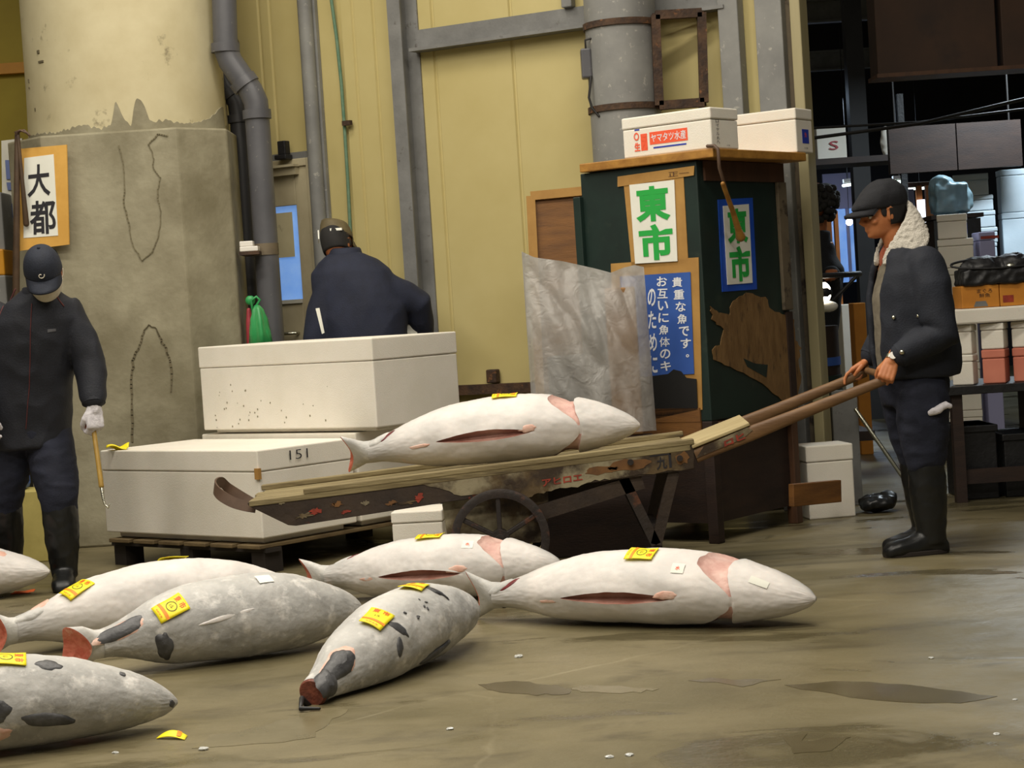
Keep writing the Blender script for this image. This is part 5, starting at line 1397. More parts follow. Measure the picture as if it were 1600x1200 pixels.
def trousers(parent, pel, legs, L_, F_, mname, hem, r=(.125, .108, .088, .082), seed=0, rx=.185, ry=.15):
    m_ = MB(); torso(m_, [(pel-Z*.10, rx*.9, ry*.92), (pel-Z*.03, rx, ry), (pel+Z*.06, rx*.95, ry*.97), (pel+Z*.12, rx*.85, ry*.85)], L_, F_)
    for h_, k_, a_ in legs:
        t = (k_.z-hem)/(k_.z-a_.z); e_ = lerp(k_, a_, t)
        m_.tube([h_-Z*.02, lerp(h_, k_, .35), lerp(h_, k_, .7), k_, lerp(k_, e_, .6), e_], [r[0], r[0]*.98, r[1], r[2], r[3], r[3]*.98], 20)
    return remeshed(m_, 'trousers', mname, parent, .009, 8, .006, 8, (1, 1, 1.6), seed=seed)
tr = trousers(p1, pel, ((hiL, knL, anL), (hiR, knR, anR)), L1, F1, 'navy_trousers', .40, seed=5, rx=.178, ry=.155)
boots(p1, knL, anL, toL, .42, .082, .064); boots(p1, knR, anR, toR, .42, .082, .064)
# tissue in the trouser pocket, wrist watch
c = at(1441, 637, YM)+L1*.218; mb = MB(); mb.tube([c+V((-.045, 0, -.012)), c+V((-.01, -.008, .002)), c+V((.03, -.0, .02)), c+V((.045, 0, .012))], [.012, .018, .016, .01], 10)
remeshed(mb, 'tissue', 'white_glove', tr, .005, 2, .004, 30)
c = wrL - dL*.008; mb = MB(); ax_ = dL; u_ = ax_.cross(V((0, 1, 0))).normalized(); v_ = ax_.cross(u_)
n = 36; rings = [[c+(u_*math.cos(2*math.pi*j/n)+v_*math.sin(2*math.pi*j/n))*r+ax_*h for r, h in ((.029, -.008), (.032, -.008), (.032, .008), (.029, .008))] for j in range(n)]; rings.append(rings[0]); mb.loft(rings, cap=False)
wt = mb.build('wrist_watch', 'metal_shiny', p1, smooth=True, split=40)
nn = (nL-dL*nL.dot(dL)).normalized(); mb = MB(); mb.cyl(c+nn*.03, c+nn*.039, .017, 24); mb.build('watch_face', 'white_plastic', wt, smooth=True, split=40)

# ---------------------------------------------------------------- man in the baseball cap at the left
YL = 9.62
FL_ = V((.05, -1, 0)).normalized(); LL = Z.cross(FL_)
def m2(px, py, dy=0): return at(px, py, YL+dy)
p2 = thing('person', 'man in a dark baseball cap and white mask holding a hooked stick, looking down', 'person', V((m2(55, 900).x, YL, 0)))
hd = Head(m2(68, 424, -.13), FL_*.80-Z*.60+V((.08, 0, 0)), Z*.8+FL_*.6, 1.07)
pel = m2(46, 668, .06); che = m2(55, 540, 0); nkb = m2(62, 462, -.05)
shL, shR = m2(112, 493, 0), m2(0, 497, 0)
elL, elR = m2(140, 566, -.02), m2(-34, 590, 0); wrL = m2(147, 636, -.12); wrR = m2(-26, 640, -.16)
hiL, hiR = pel+V((.09, 0, -.02)), pel-V((.09, 0, .02))
knL, knR = m2(92, 775, -.03), m2(6, 775, .10)
anL = V((m2(103, 900).x, YL-.02, .09)); anR = V((m2(-4, 880).x, YL+.20, .09))
toL = anL+V((.04, -.235, 0)); toR = anR+V((-.05, -.225, 0))
mb = MB(); hd.add(mb)
mb.tube([hd.P(-.015, 0, -.06), lerp(hd.P(-.02, 0, -.09), nkb, .6), nkb-Z*.03], [.056, .056, .066], 20)
torso(mb, [(pel-Z*.06, .15, .11), (pel+Z*.02, .155, .115), (lerp(pel, che, .5), .145, .11), (che, .165, .12), (lerp(che, nkb, .6), .165, .10), (nkb, .08, .07)], LL, FL_)
for a_, b_, c_ in ((shL, elL, wrL), (shR, elR, wrR)): mb.tube([a_, lerp(a_, b_, .5), b_, lerp(b_, c_, .5), c_], [.055, .050, .042, .038, .027], 16)
for a_, b_, c_ in ((hiL, knL, anL), (hiR, knR, anR)): mb.tube([a_, lerp(a_, b_, .5), b_, lerp(b_, c_, .4), c_], [.085, .075, .055, .054, .038], 16)
foot(mb, anL, toL-V((0, -.02, 0)), .04, .06, .02); foot(mb, anR, toR-V((0, -.02, 0)), .04, .06, .02)
d2 = V((.03, -.12, -1)).normalized(); n2 = V((.55, -.8, .05))
hand(mb, wrL, d2, n2, V((-.8, -.6, 0)), (40, 62, 45), .9); hand(mb, wrR, d2, V((-.55, -.8, .05)), V((.8, -.6, 0)), (25, 40, 30), .9)
remeshed(mb, 'body', 'skin', p2, .005, 3); hd.eyes(p2); hd.hair(p2)
def glove(W, d, n, s, curl):
    m_ = MB(); hand(m_, W, d, n, s, curl, 1.06, rk=1.25); m_.tube([W-d*.06, W-d*.005], [.038, .034], 16)
    return remeshed(m_, 'glove', 'white_glove', p2, .0048, 3, .0015, 40)
glove(wrL, d2, n2, V((-.8, -.6, 0)), (40, 62, 45)); glove(wrR, d2, V((-.55, -.8, .05)), V((.8, -.6, 0)), (25, 40, 30))
# baseball cap
def dome(hd, fr, bk, wd, ht, z0, n=48, m=14, dz=0):
    rings = []
    for i in range(m+1):
        a_ = math.pi/2*i/m; k = math.cos(a_)**.8 if i < m else .02; z = z0+ht*math.sin(a_)
        rings.append([hd.P(math.cos(th)*(fr if math.cos(th) > 0 else bk)*k+.004, math.sin(th)*wd*k, z) for th in [2*math.pi*j/n for j in range(n)]])
    return rings
mb = MB(); mb.loft(dome(hd, .108, .108, .088, .118, .012)); cap = mb.build('baseball_cap', 'cap_navy', p2, smooth=True)
def brim(hd, ext, half, drop, z0, r0=.104, wd=.086, th_=.004):
    m_ = MB(); vs, fs = [], []; nb_ = 30; ni = 7
    for layer, dz in ((0, th_), (1, -th_)):
        for i in range(ni):
            q = i/(ni-1)
            for j in range(nb_+1):
                th = -half+2*half*j/nb_; e_ = ext*max(0, math.cos(th/half*math.pi/2))**.5
                vs.append(hd.P(math.cos(th)*r0+e_*q, math.sin(th)*wd, z0+dz-drop*q-.03*(math.sin(th)**2)*q))
    K2 = ni*(nb_+1)
    for i in range(ni-1):
        for j in range(nb_):
            a_ = i*(nb_+1)+j; fs += [(a_, a_+1, a_+nb_+2, a_+nb_+1), (K2+a_, K2+a_+nb_+1, K2+a_+nb_+2, K2+a_+1)]
    for j in range(nb_): a_ = (ni-1)*(nb_+1)+j; fs.append((a_, a_+1, K2+a_+1, K2+a_))
    m_.add(vs, fs); return m_
brim(hd, .075, 1.25, .020, .018).build('cap_brim', 'cap_navy', cap, smooth=True)
mb = MB(); mb.ball(hd.P(.0, 0, .131), .008, n=8); mb.build('cap_button', 'cap_navy', cap, smooth=True)
# small pale swirl emblem on the front of the cap
pts = []
for i in range(26):
    t = i/25; a_ = 1.2+t*5.2; r = .004+.012*t
    y_, z_ = math.cos(a_)*r, math.sin(a_)*r+.052
    k = math.cos(math.asin(min(.999, (z_-.012)/.118)))**.8
    pts.append(hd.P(.108*k*math.sqrt(max(0, 1-(y_/(.088*k))**2))+.006, y_, z_))
mb = MB(); mb.tube(pts, .0024, 6); mb.build('cap_emblem', 'mask_white', cap, smooth=True)
# mask over nose, mouth and chin
mb = MB(); n = 30; rings = []
for i in range(13):
    z = -.135+.105*i/12; rings.append([hd.ringpt(max(-.127, z), -1.35+2.7*j/n, .010+.018*math.exp(-((-1.35+2.7*j/n)/.5)**2)*sm(-.11, -.06, z)+(.004 if z > -.12 else -.012)) for j in range(n+1)])
mb.loft(rings, cap=False, closed=False); o = mb.build('face_mask', 'mask_white', p2, smooth=True); o.modifiers.new('s', 'SOLIDIFY').thickness = .004
mb = MB()
for q in (1, -1): mb.tube([hd.P(.045, q*.066, -.05), hd.P(.0, q*.083, -.03), hd.P(-.012, q*.086, -.005)], .003, 6)
mb.build('mask_loop', 'mask_white', o, smooth=True)
mb = MB()
secs = [(pel-Z*.10, .20, .15), (pel-Z*.02, .205, .155), (lerp(pel, che, .5), .195, .155), (che, .215, .16), (lerp(che, nkb, .5), .215, .14), (lerp(che, nkb, .85), .165, .115), (nkb+Z*.035, .085, .08)]
torso(mb, secs, LL, FL_)
for a_, b_, c_ in ((shL, elL, wrL), (shR, elR, wrR)):
    mb.tube([lerp(a_, che, .25), a_, lerp(a_, b_, .5), b_, lerp(b_, c_, .5), lerp(b_, c_, .80)], [.095, .092, .084, .082, .070, .060], 20)
jk = remeshed(mb, 'jacket', 'black_jacket', p2, .009, 8, .007, 7, (1, 1, .8), seed=7)
mb = MB(); mb.tube([lerp(elL, wrL, .74), lerp(elL, wrL, .92)], [.062, .058], 20, ends=False); mb.build('cuff', 'black_jacket', jk, smooth=True, split=50)
mb = MB(); n = 30
mb.loft([ellipse(nkb+Z*z+FL_*f_, LL, FL_, rx, ry, 36) for z, rx, ry, f_ in ((-.03, .105, .098, 0), (.01, .085, .085, .01), (.04, .078, .08, .018), (.045, .07, .072, .018), (.01, .066, .068, .01))], cap=False); mb.build('jacket_collar', 'black_jacket', jk, smooth=True)
from mathutils.bvhtree import BVHTree
def oncloth(obj, P, direction, off):
    bm = bmesh.new(); bm.from_mesh(obj.data); bv = BVHTree.FromBMesh(bm); out = []
    for p in P:
        h = bv.ray_cast(V(p)-V(direction)*.8, V(direction), 2)
        out.append((h[0]-V(direction)*off) if h[0] else V(p))
    bm.free(); return out
def seam(name, pts, y, r, mname, obj, direction=V((0, 1, 0)), n=5):
    P = []
    for i in range(len(pts)-1):
        for k in range(n): P.append(at(lerp(pts[i][0], pts[i+1][0], k/n), lerp(pts[i][1], pts[i+1][1], k/n), y))
    P.append(at(pts[-1][0], pts[-1][1], y)); P = oncloth(obj, P, direction, .001)
    m_ = MB(); m_.tube(P, r, 6); return m_.build(name, mname, obj, smooth=True)
seam('zip', [(62, 475), (60, 540), (56, 600), (48, 668)], YL, .0025, 'red_piping', jk)
seam('piping', [(88, 452), (98, 464), (108, 478)], YL, .004, 'red_piping', jk)
seam('piping', [(24, 452), (14, 474), (6, 500)], YL, .004, 'red_piping', jk)
P = oncloth(jk, [at(x, y, YL) for x, y in ((86, 519), (98, 517), (98, 513), (86, 514))], V((0, 1, 0)), .003)
mb = MB(); mb.prism(P, V((0, .002, 0))); mb.build('chest_badge', 'pvc_grey', jk)
c = m2(93, 607, -.03); mb = MB(); mb.tube([c+V((-.03, 0, .03)), c+V((.012, -.0, .01)), c+V((.02, -.0, -.03))], [.012, .018, .010], 8); tag(mb.build('pocket_cloth', 'orange_cloth', jk, smooth=True), 'orange cloth at the jacket pocket')
trousers(p2, pel, ((hiL, knL, anL), (hiR, knR, anR)), LL, FL_, 'navy_trousers', .40, (.118, .112, .098, .088), seed=9, rx=.19, ry=.15)
boots(p2, knL, anL, toL, .42, .085, .064); boots(p2, knR, anR, toR, .42, .085, .064)
# hooked stick in his gloved hand
nn = (n2-d2*n2.dot(d2)).normalized(); gp = wrL+d2*.092-nn*.030
p0 = gp + (gp-m2(161, 778, -.20)).normalized()*.07; p1_ = m2(161, 778, -.22)
gh = thing('hand_hook', 'short bamboo stick with a steel hook held in the white glove', 'hook', p1_)
mb = MB(); mb.tube([p0, lerp(p0, p1_, .5), lerp(p0, p1_, .86)], [.013, .012, .013], 12); mb.build('handle', 'bamboo', gh, smooth=True)
e0 = lerp(p0, p1_, .84); mb = MB(); mb.tube([e0, lerp(p0, p1_, .95), p1_, p1_+V((.008, -.01, -.03)), p1_+V((.024, -.012, -.05)), p1_+V((.034, -.012, -.03))], [.008, .008, .0065, .006, .005, .002], 10); mb.build('hook', 'metal_shiny', gh, smooth=True)

# ---------------------------------------------------------------- man behind the boxes, seen from the back
YB = 11.45
FB = V((.12, 1, 0)).normalized(); LB = Z.cross(FB)
def m3(px, py, dy=0): return at(px, py, YB+dy)
p3 = thing('person', 'man in a navy jacket and olive cap seen from behind the white boxes', 'person', V((m3(570, 800).x, YB, 0)))
hd = Head(m3(527, 380, .10), FB*.85-Z*.34+V((.42, 0, 0)), Z+FB*.3+V((-.18, 0, 0)), 1.05)
pel = m3(582, 620, .0); che = m3(566, 480, .02); nkb = m3(540, 402, .05)
shL, shR = m3(512, 452, .02), m3(604, 450, .02)
elL, elR = m3(498, 530, .0), m3(652, 476, .06)
wrL, wrR = m3(520, 585, .22), m3(662, 530, .16)
hiL, hiR = pel+LB*.09, pel-LB*.09
knL, knR = V((hiL.x, YB, .48)), V((hiR.x, YB+.02, .48)); anL, anR = V((hiL.x-.02, YB-.04, .09)), V((hiR.x+.03, YB, .09))
toL, toR = anL+V((-.02, .23, 0)), anR+V((.05, .23, 0))
mb = MB(); hd.add(mb); mb.tube([hd.P(-.015, 0, -.06), lerp(hd.P(-.02, 0, -.09), nkb, .6), nkb-Z*.03], [.058, .058, .068], 20)
torso(mb, [(pel-Z*.06, .16, .12), (pel+Z*.02, .165, .12), (lerp(pel, che, .5), .16, .12), (che, .185, .125), (lerp(che, nkb, .6), .185, .11), (nkb, .085, .08)], LB, FB)
for a_, b_, c_ in ((shL, elL, wrL), (shR, elR, wrR)): mb.tube([a_, lerp(a_, b_, .5), b_, lerp(b_, c_, .5), c_], [.058, .054, .046, .040, .030], 16)
for a_, b_, c_ in ((hiL, knL, anL), (hiR, knR, anR)): mb.tube([a_, lerp(a_, b_, .5), b_, lerp(b_, c_, .4), c_], [.09, .078, .058, .056, .04], 16)
foot(mb, anL, toL, .045, .065, .02); foot(mb, anR, toR, .045, .065, .02)
hand(mb, wrL, V((.6, .5, -.3)), V((0, -.3, 1)), V((0, 1, 0)), (30, 50, 30)); hand(mb, wrR, V((-.7, .3, -.5)), V((.3, -.4, .8)), V((0, 1, .2)), (40, 60, 40))
remeshed(mb, 'body', 'skin_dark', p3, .005, 3); hd.eyes(p3); hd.hair(p3, -.06)
mb = MB(); mb.loft(dome(hd, .104, .108, .087, .05, .022)[:8]); cp_ = mb.build('cap_band', 'cap_brown', p3, smooth=True, split=60)
# crown with a flat folded top, pale plate on its left
rings = []
for z, k, sh in ((.045, 1.06, 0), (.065, 1.06, .0), (.10, .98, -.004), (.125, .86, -.008), (.132, .7, -.008), (.133, .05, -.008)):
    rings.append([hd.P(math.cos(th)*.098*k+sh, math.sin(th)*.082*k, z+.014*math.sin(th)) for th in [2*math.pi*j/40 for j in range(40)]])
mb = MB(); mb.loft(rings); mb.build('cap_crown', 'cap_olive', cp_, smooth=True, split=50)
mb = MB(); mb.prism([hd.P(-.085, .062, .02), hd.P(-.04, .094, .02), hd.P(-.04, .092, .075), hd.P(-.085, .060, .075)], hd.l*.006-hd.f*.004); tag(mb.build('cap_plate', 'paper_white', cp_), 'pale plate on the cap')
mb = MB(); mb.prism([hd.P(-.100, -.03, .03), hd.P(-.06, -.082, .03), hd.P(-.06, -.082, .045), hd.P(-.100, -.03, .045)], -hd.f*.006); tag(mb.build('cap_plate', 'paper_white', cp_), 'pale strip on the cap')
brim(hd, .07, 1.2, .02, .015).build('cap_brim', 'cap_olive', cp_, smooth=True)
mb = MB()
secs = [(pel-Z*.10, .235, .16), (pel, .24, .165), (lerp(pel, che, .5), .245, .17), (che, .265, .17), (lerp(che, nkb, .4), .262, .16), (lerp(che, nkb, .72), .24, .145), (lerp(che, nkb, .93), .175, .12), (nkb+Z*.02, .10, .095)]
torso(mb, secs, LB, FB)
for a_, b_, c_ in ((shL, elL, wrL), (shR, elR, wrR)):
    mb.tube([lerp(a_, che, .3), a_, lerp(a_, b_, .5), b_, lerp(b_, c_, .5), lerp(b_, c_, .85)], [.11, .108, .098, .092, .078, .066], 20)
jk = remeshed(mb, 'jacket', 'blue_jacket', p3, .010, 10, .006, 6, (1, 1, .7), seed=13)
mb = MB()
mb.loft([ellipse(nkb+Z*z+FB*f_, LB, FB, rx, ry, 36) for z, rx, ry, f_ in ((-.04, .125, .115, 0), (.0, .105, .10, .0), (.045, .092, .09, .008), (.055, .084, .082, .008), (.01, .08, .08, .0))], cap=False); mb.build('jacket_collar', 'blue_jacket', jk, smooth=True)
trousers(p3, pel, ((hiL, knL, anL), (hiR, knR, anR)), LB, FB, 'navy_trousers', .16, (.125, .11, .092, .085), seed=9, rx=.2, ry=.155)
for k_, a_, t_ in ((knL, anL, toL), (knR, anR, toR)): boots(p3, k_, a_, t_, .3, .07, .06)
c = m3(497, 500, -.14)
mb = MB(); mb.prism([m3(493, 482, -.19), m3(499, 481, -.19), m3(507, 520, -.19), m3(503, 522, -.19)], V((0, .012, 0))); tag(mb.build('clipboard', 'paper_white', None), 'pale clipboard tucked under the arm of the man in the olive cap', 'clipboard')
mb = MB(); mb.prism([m3(630, 530, .06), m3(652, 530, .06), m3(652, 488, .06), m3(628, 490, .06)], V((0, .012, 0))); tag(mb.build('paper_pad', 'paper_white', None), 'white paper pad held at the elbow side of the man in the olive cap', 'paper')
# ================================================================== DARK MARKET ON THE RIGHT
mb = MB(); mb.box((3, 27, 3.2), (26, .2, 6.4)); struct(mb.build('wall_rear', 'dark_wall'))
mb = MB(); mb.box((7.2, 19.4, 5.7), (11.4, 15.4, .2)); struct(mb.build('shade_ceiling', 'dark_wall'))  # unseen slab added over the back only, to keep it dark
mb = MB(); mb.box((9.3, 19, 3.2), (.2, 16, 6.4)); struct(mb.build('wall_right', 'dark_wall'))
def block(name, px0, px1, py0, py1, y, dep, m, label, cat, bevel=.006, parent=None, group=None):
    a, b, c = at(px0, py1, y), at(px1, py1-(px1-px0)*.065, y), at(px0, py0, y)
    m_ = MB(); m_.obox(a, V((b.x-a.x, 0, 0)), V((0, dep, 0)), Z*(c.z-a.z)); o = m_.build(name, m, parent, bevel=bevel)
    return tag(o, label, cat, group)
hp = at(1372, 117, 12.2)
hb = thing('hanging_board', 'large dark brown board hanging at the top right corner', 'board', hp)
mb = MB(); mb.obox(hp, V((.76, 0, 0)), V((0, .25, 0)), Z*(5.6-hp.z)); mb.build('panel', 'dark_brown_panel', hb, bevel=.006)
mb = MB(); mb.obox(hp+V((.8, .02, .0)), V((.8, 0, 0)), V((0, .25, 0)), Z*(5.6-hp.z)); mb.build('panel', 'dark_brown_panel', hb, bevel=.006)
mb = MB(); mb.obox(hp+V((-.01, -.02, -.02)), V((1.63, 0, 0)), V((0, .3, 0)), Z*.025); mb.build('edge_trim', 'brown_frame', hb)
hp2 = at(1392, 272, 15.0)
hb = thing('hanging_board', 'low brown double board above the man in the flat cap', 'board', hp2)
mb = MB(); mb.obox(hp2, V((.52, 0, 0)), V((0, .08, 0)), Z*.36); mb.build('panel', 'dark_wood', hb); mb = MB(); mb.obox(hp2+V((.53, 0, 0)), V((.5, 0, 0)), V((0, .08, 0)), Z*.36); mb.build('panel', 'dark_wood', hb)
for q in (.06, .95):
    mb = MB(); mb.tube([hp2+V((q, .04, .36)), V((hp2.x+q, hp2.y+.04, 5.6))], .008, 6); mb.build('hanger', 'reed_wire', hb)
for k, (x0, y0, x1, y1, y, r) in enumerate(((1255, 218, 1620, 150, 13.2, .012), (1255, 196, 1620, 168, 13.6, .009))):
    mb = MB(); p, q = at(x0, y0, y), at(x1, y1, y); w9 = p+(q-p)*((9.2-p.x)/(q.x-p.x)); c9 = at(1262, 300, y); mb.tube([V((p.x-.3, y, p.z-.02)), lerp(p, q, .5)-Z*.04, q, V((9.2, y, q.z+.1))], r, 8); tag(mb.build('cable', 'reed_wire', smooth=True), ('thick', 'thin')[k]+' black cable running across the dark upper right, ' + ('lower one' if k == 0 else 'upper one'), 'cable')
# shelf with a white box and a sack
sp = at(1262, 252, 16.2); sh = thing('storage_rack', 'dark storage rack holding a white box, beyond the end of the wall', 'rack', V((sp.x, 16.2, 0)))
mb = MB(); mb.obox(V((sp.x-.3, 16.0, sp.z-.05)), V((1.1, 0, 0)), V((0, .6, 0)), Z*.05); mb.build('shelf', 'dark_wood', sh)
for x in (-.28, .75):
    mb = MB(); mb.obox(V((sp.x+x, 16.05, 0)), V((.05, 0, 0)), V((0, .05, 0)), Z*(sp.z+.5)); mb.build('post', 'black_stuff', sh)
wb = block('foam_box', 1278, 1324, 200, 251.5, 16.15, .3, 'styro', 'dim white foam box with a red swirl on the dark rack', 'box')
q = [at(1294, 236, 16.14), at(1312, 235, 16.14), at(1312, 218, 16.14), at(1294, 219, 16.14)]; letters('swirl_mark', 'S', quadmap(q), 'bag_red', wb, off=.001)
p = at(1388, 214, 16.2); p.z = sp.z; mb = MB(); mb.tube([p+Z*.03, p+V((-.01, 0, .12)), p+V((-.02, 0, .22))], [.05, .055, .03], 14); tag(remeshed(mb, 'sack', 'styro', None, .012, 3, .008, 12), 'dim white sack on the dark rack above the flat cap', 'sack')
# roof beams and a duct in the dark
for k, (y, z, h) in enumerate(((17, 4.3, .22), (20, 4.0, .22), (23.5, 3.9, .22))):
    mb = MB(); mb.box((5.4, y, z), (8.0, .12, .02)); mb.box((5.4, y, z+h), (8.0, .12, .02)); mb.box((5.4, y, z+h/2), (8.0, .02, h)); struct(mb.build('trim_%d' % (20+k), 'grey_steel'))
for k, (px, y) in enumerate(((1346, 18.0), (1262, 21.0))):
    p = at(px, 300, y); mb = MB(); mb.box((p.x, y, 2.8), (.16, .16, 5.6)); struct(mb.build('trim_%d' % (23+k), 'pvc_dark'))
# lit blue window and lamps far back
mb = MB(); a, b = at(1262, 445, 25.5), at(1364, 438, 25.5); t_ = at(1262, 330, 25.5); mb.obox(a, V((b.x-a.x, 0, 0)), V((0, .05, 0)), Z*(t_.z-a.z))
w1 = mb.build('window_1', 'blue_pane'); struct(w1)
for q in (0, .36, .66, 1):
    mb = MB(); mb.obox(a+V(((b.x-a.x)*q-.02, -.04, 0)), V((.04, 0, 0)), V((0, .05, 0)), Z*(t_.z-a.z)); mb.build('window_bar', 'lavender', w1)
block('pale_board', 1288, 1352, 272, 328, 25.5, .05, 'lavender', 'pale lilac board above the lit blue window', 'board', parent=None)
c = at(1327, 347, 25.0); mb = MB(); mb.ball(c, .045, n=10); lb = tag(mb.build('light_bulb', 'lamp_on', smooth=True), 'glowing bulb in front of the lit blue window', 'lamp'); mb = MB(); mb.tube([c+Z*.07, V((c.x, c.y, 5.6))], .004, 6); mb.build('lamp_cord', 'reed_wire', lb)
for (x0, x1, y0, lab) in ((1395, 1416, 284, 'short glowing tube lamp just behind the flat cap'), (1318, 1332, 289, 'short glowing tube lamp left of the flat cap'), (1418, 1456, 294, 'long glowing tube lamp above the lit stall')):
    c0, c1 = at(x0, y0+1, 22), at(x1, y0-1, 22); mb = MB(); mb.tube([c0, c1], .018, 10); lm = tag(mb.build('tube_lamp', 'tube_on', smooth=True), lab, 'lamp'); mb = MB(); mb.beam(c0+Z*.05, c1+Z*.05, .08, .04); mb.build('lamp_housing', 'white_plastic', lm); mb = MB(); cm_ = (c0+c1)/2; mb.tube([cm_+Z*.07, V((cm_.x, cm_.y, 5.6))], .004, 6); mb.build('lamp_cord', 'reed_wire', lm)
# lit stall front with bright panels
sf_ = thing('stall_front', 'lit stall front with narrow bright panels behind the fleece collared man', 'stall', V((at(1440, 350, 21.6).x, 21.6, 0)))
for (x0, x1, y0, y1, m) in ((1414, 1430, 296, 336, 'lavender'), (1436, 1448, 312, 354, 'white_light'), (1456, 1461, 318, 376, 'lavender'), (1463, 1469, 314, 372, 'styro_blue_lit')):
    o = block('display_panel', x0, x1, y0, y1, 21.5, .05, m, None, None, parent=sf_)
xa, xb = at(1408, 400, 21.6).x, at(1474, 400, 21.6).x
for x in (xa, (xa+xb)/2, xb):
    mb = MB(); mb.obox(V((x-.03, 21.56, 0)), V((.06, 0, 0)), V((0, .06, 0)), Z*at(1440, 290, 21.6).z); mb.build('stall_post', 'orange_post', sf_)
for py in (292, 380):
    mb = MB(); mb.obox(V((xa, 21.57, at(1440, py, 21.6).z)), V((xb-xa, 0, 0)), V((0, .05, 0)), Z*.05); mb.build('stall_rail', 'brown_frame', sf_)
mb = MB(); mb.obox(V((xa, 21.66, 0)), V((xb-xa, 0, 0)), V((0, .03, 0)), Z*at(1440, 384, 21.6).z); mb.build('stall_counter', 'dark_brown_panel', sf_)
for (x0, x1, y0, y, lab) in ((1446, 1456, 290, 19, 'orange wooden post behind the man in the flat cap'), (1289, 1299, 345, 14.6, 'orange wooden post right of the dark haired driver'), (1303, 1309, 330, 15.2, 'slim brown post between driver and lit window')):
    a, b = at(x0, y0, y), at(x1, y0, y); mb = MB(); mb.obox(V((a.x, y, 0)), V((b.x-a.x, 0, 0)), V((0, .06, 0)), Z*a.z); tag(mb.build('wooden_post', 'orange_post'), lab, 'post')
# white stacks
def stack(pxc, y, z0, sizes, yaw_, m, labels, group=None, foot=0):
    z = z0; out = []
    for (L, W, H, dx), lab in zip(sizes, labels):
        c = at(pxc+dx, 450, y); out.append(styro('foam_box', lab, V((c.x, y, z)), yaw_, L, W, H, min(.05, H*.3), group, m, foot=0)); z += H+.003
    return out
zr0 = at(1540, 402, 15.2).z
rk = thing('steel_rack', 'tall dark rack under the brightly lit foam boxes at the right edge', 'rack', V((at(1545, 450, 15.2).x, 15.2, 0)))
xa, xb = at(1490, 450, 15.2).x, at(1640, 450, 15.2).x
mb = MB(); mb.obox(V((xa, 15.0, zr0-.05)), V((xb-xa, 0, 0)), V((0, .9, 0)), Z*.045); mb.build('shelf', 'black_stuff', rk)
for x in (xa, xb-.05):
    for y in (15.0, 15.85):
        mb = MB(); mb.obox(V((x, y, 0)), V((.05, 0, 0)), V((0, .05, 0)), Z*(zr0-.05)); mb.build('post', 'black_stuff', rk)
heights = ['bottom', 'second', 'third', 'fourth', 'top']
stack(1557, 15.15, zr0, [(.22, .16, .11, 4), (.24, .17, .12, 6), (.26, .18, .13, 4), (.27, .18, .12, 2), (.27, .18, .17, -4)], 14, 'styro_blue_lit', ['lit white foam box in the right rear stack, %s of five' % h for h in heights], 'foam boxes in the lit stack')
stack(1612, 15.25, zr0, [(.20, .20, .34, 0), (.20, .20, .34, 0)], 6, 'styro_blue_lit', ['tall lit white box at the right edge, lower of two', 'tall lit white box at the right edge, upper of two'], 'tall lit boxes at the right edge')
# plastic wrapped heap on stack B
yB = 13.4
zs = [.0]
labs = ['white foam box at the foot of the stack behind the man in the flat cap', 'foam box second from the floor in the stack behind the flat capped man', 'foam box third from the floor in the stack behind the flat capped man', 'foam box fourth from the floor behind the black net', 'white foam box beside the blue one behind the black net', 'white foam box with a blue end label, top of the stack']
zt_b = at(1500, 337, yB).z
hs = [.26, .26, .26, .26]; rest = zt_b - sum(hs) - .25 - .12; hs = [h+rest/4 for h in hs]+[.20, .17]
res = stack(1524, yB, 0, [(.26, .2, h, 0) for h in hs[:4]]+[(.24, .16, hs[4], 0), (.20, .14, hs[5], -8)], 14, 'styro', labs, 'foam boxes stacked behind the flat capped man')
rt, c, a_, b_ = res[5]; sheet('blue_label', [c-a_*.0015+b_*.02+Z*.03, c-a_*.0015+b_*.11+Z*.03, c-a_*.0015+b_*.11+Z*.10, c-a_*.0015+b_*.02+Z*.10], .001, 'ink_blue', rt)
zb_ = sum(hs[:4])+.012
cb_ = at(1530, 398, yB-.02); styro('foam_box', 'foam box with a lilac front and red stripe right of the white stack', V((at(1562, 450, yB).x, yB+.06, 0)), 0, .11, .2, at(1540, 362, yB).z, .06, None, 'lavender', foot=0)
mb = MB(); a, b = at(1532, 371, yB+.06), at(1560, 368, yB+.06); mb.prism([V((a.x, yB+.053, a.z-.012)), V((b.x, yB+.053, a.z-.012)), V((b.x, yB+.053, a.z+.008)), V((a.x, yB+.053, a.z+.008))], V((0, .0065, 0))); tag(mb.build('red_strip', 'red_paint'), 'red paper strip across the lilac foam box', 'paper strip')
c = at(1484, 318, yB+.75); zt2 = at(1484, 336, yB+.75).z
rk = thing('steel_rack', 'narrow dark rack holding the plastic wrapped bundle behind the foam stack', 'rack', V((c.x, c.y, 0)))
mb = MB(); mb.box((c.x, c.y, zt2/2-.02), (.34, .4, zt2-.04)); mb.build('rack_body', 'black_stuff', rk)
mb = MB(); mb.box((c.x, c.y, zt2-.018), (.38, .44, .03)); mb.build('shelf', 'dark_wood', rk)
mb = MB(); mb.box((c.x, c.y, zt2+.12), (.24, .2, .2)); mb.ball(V((c.x-.06, c.y, zt2+.22)), (.09, .1, .07), n=8); mb.ball(V((c.x+.1, c.y, zt2+.10)), (.06, .1, .1), n=8); mb.ball(V((c.x, c.y, zt2+.1)), (.14, .12, .1), n=8)
tag(remeshed(mb, 'plastic_bundle', 'cold_plastic', None, .012, 4, .014, 9), 'crumpled plastic wrapped bundle lit bluish behind the foam stack', 'plastic bundle')
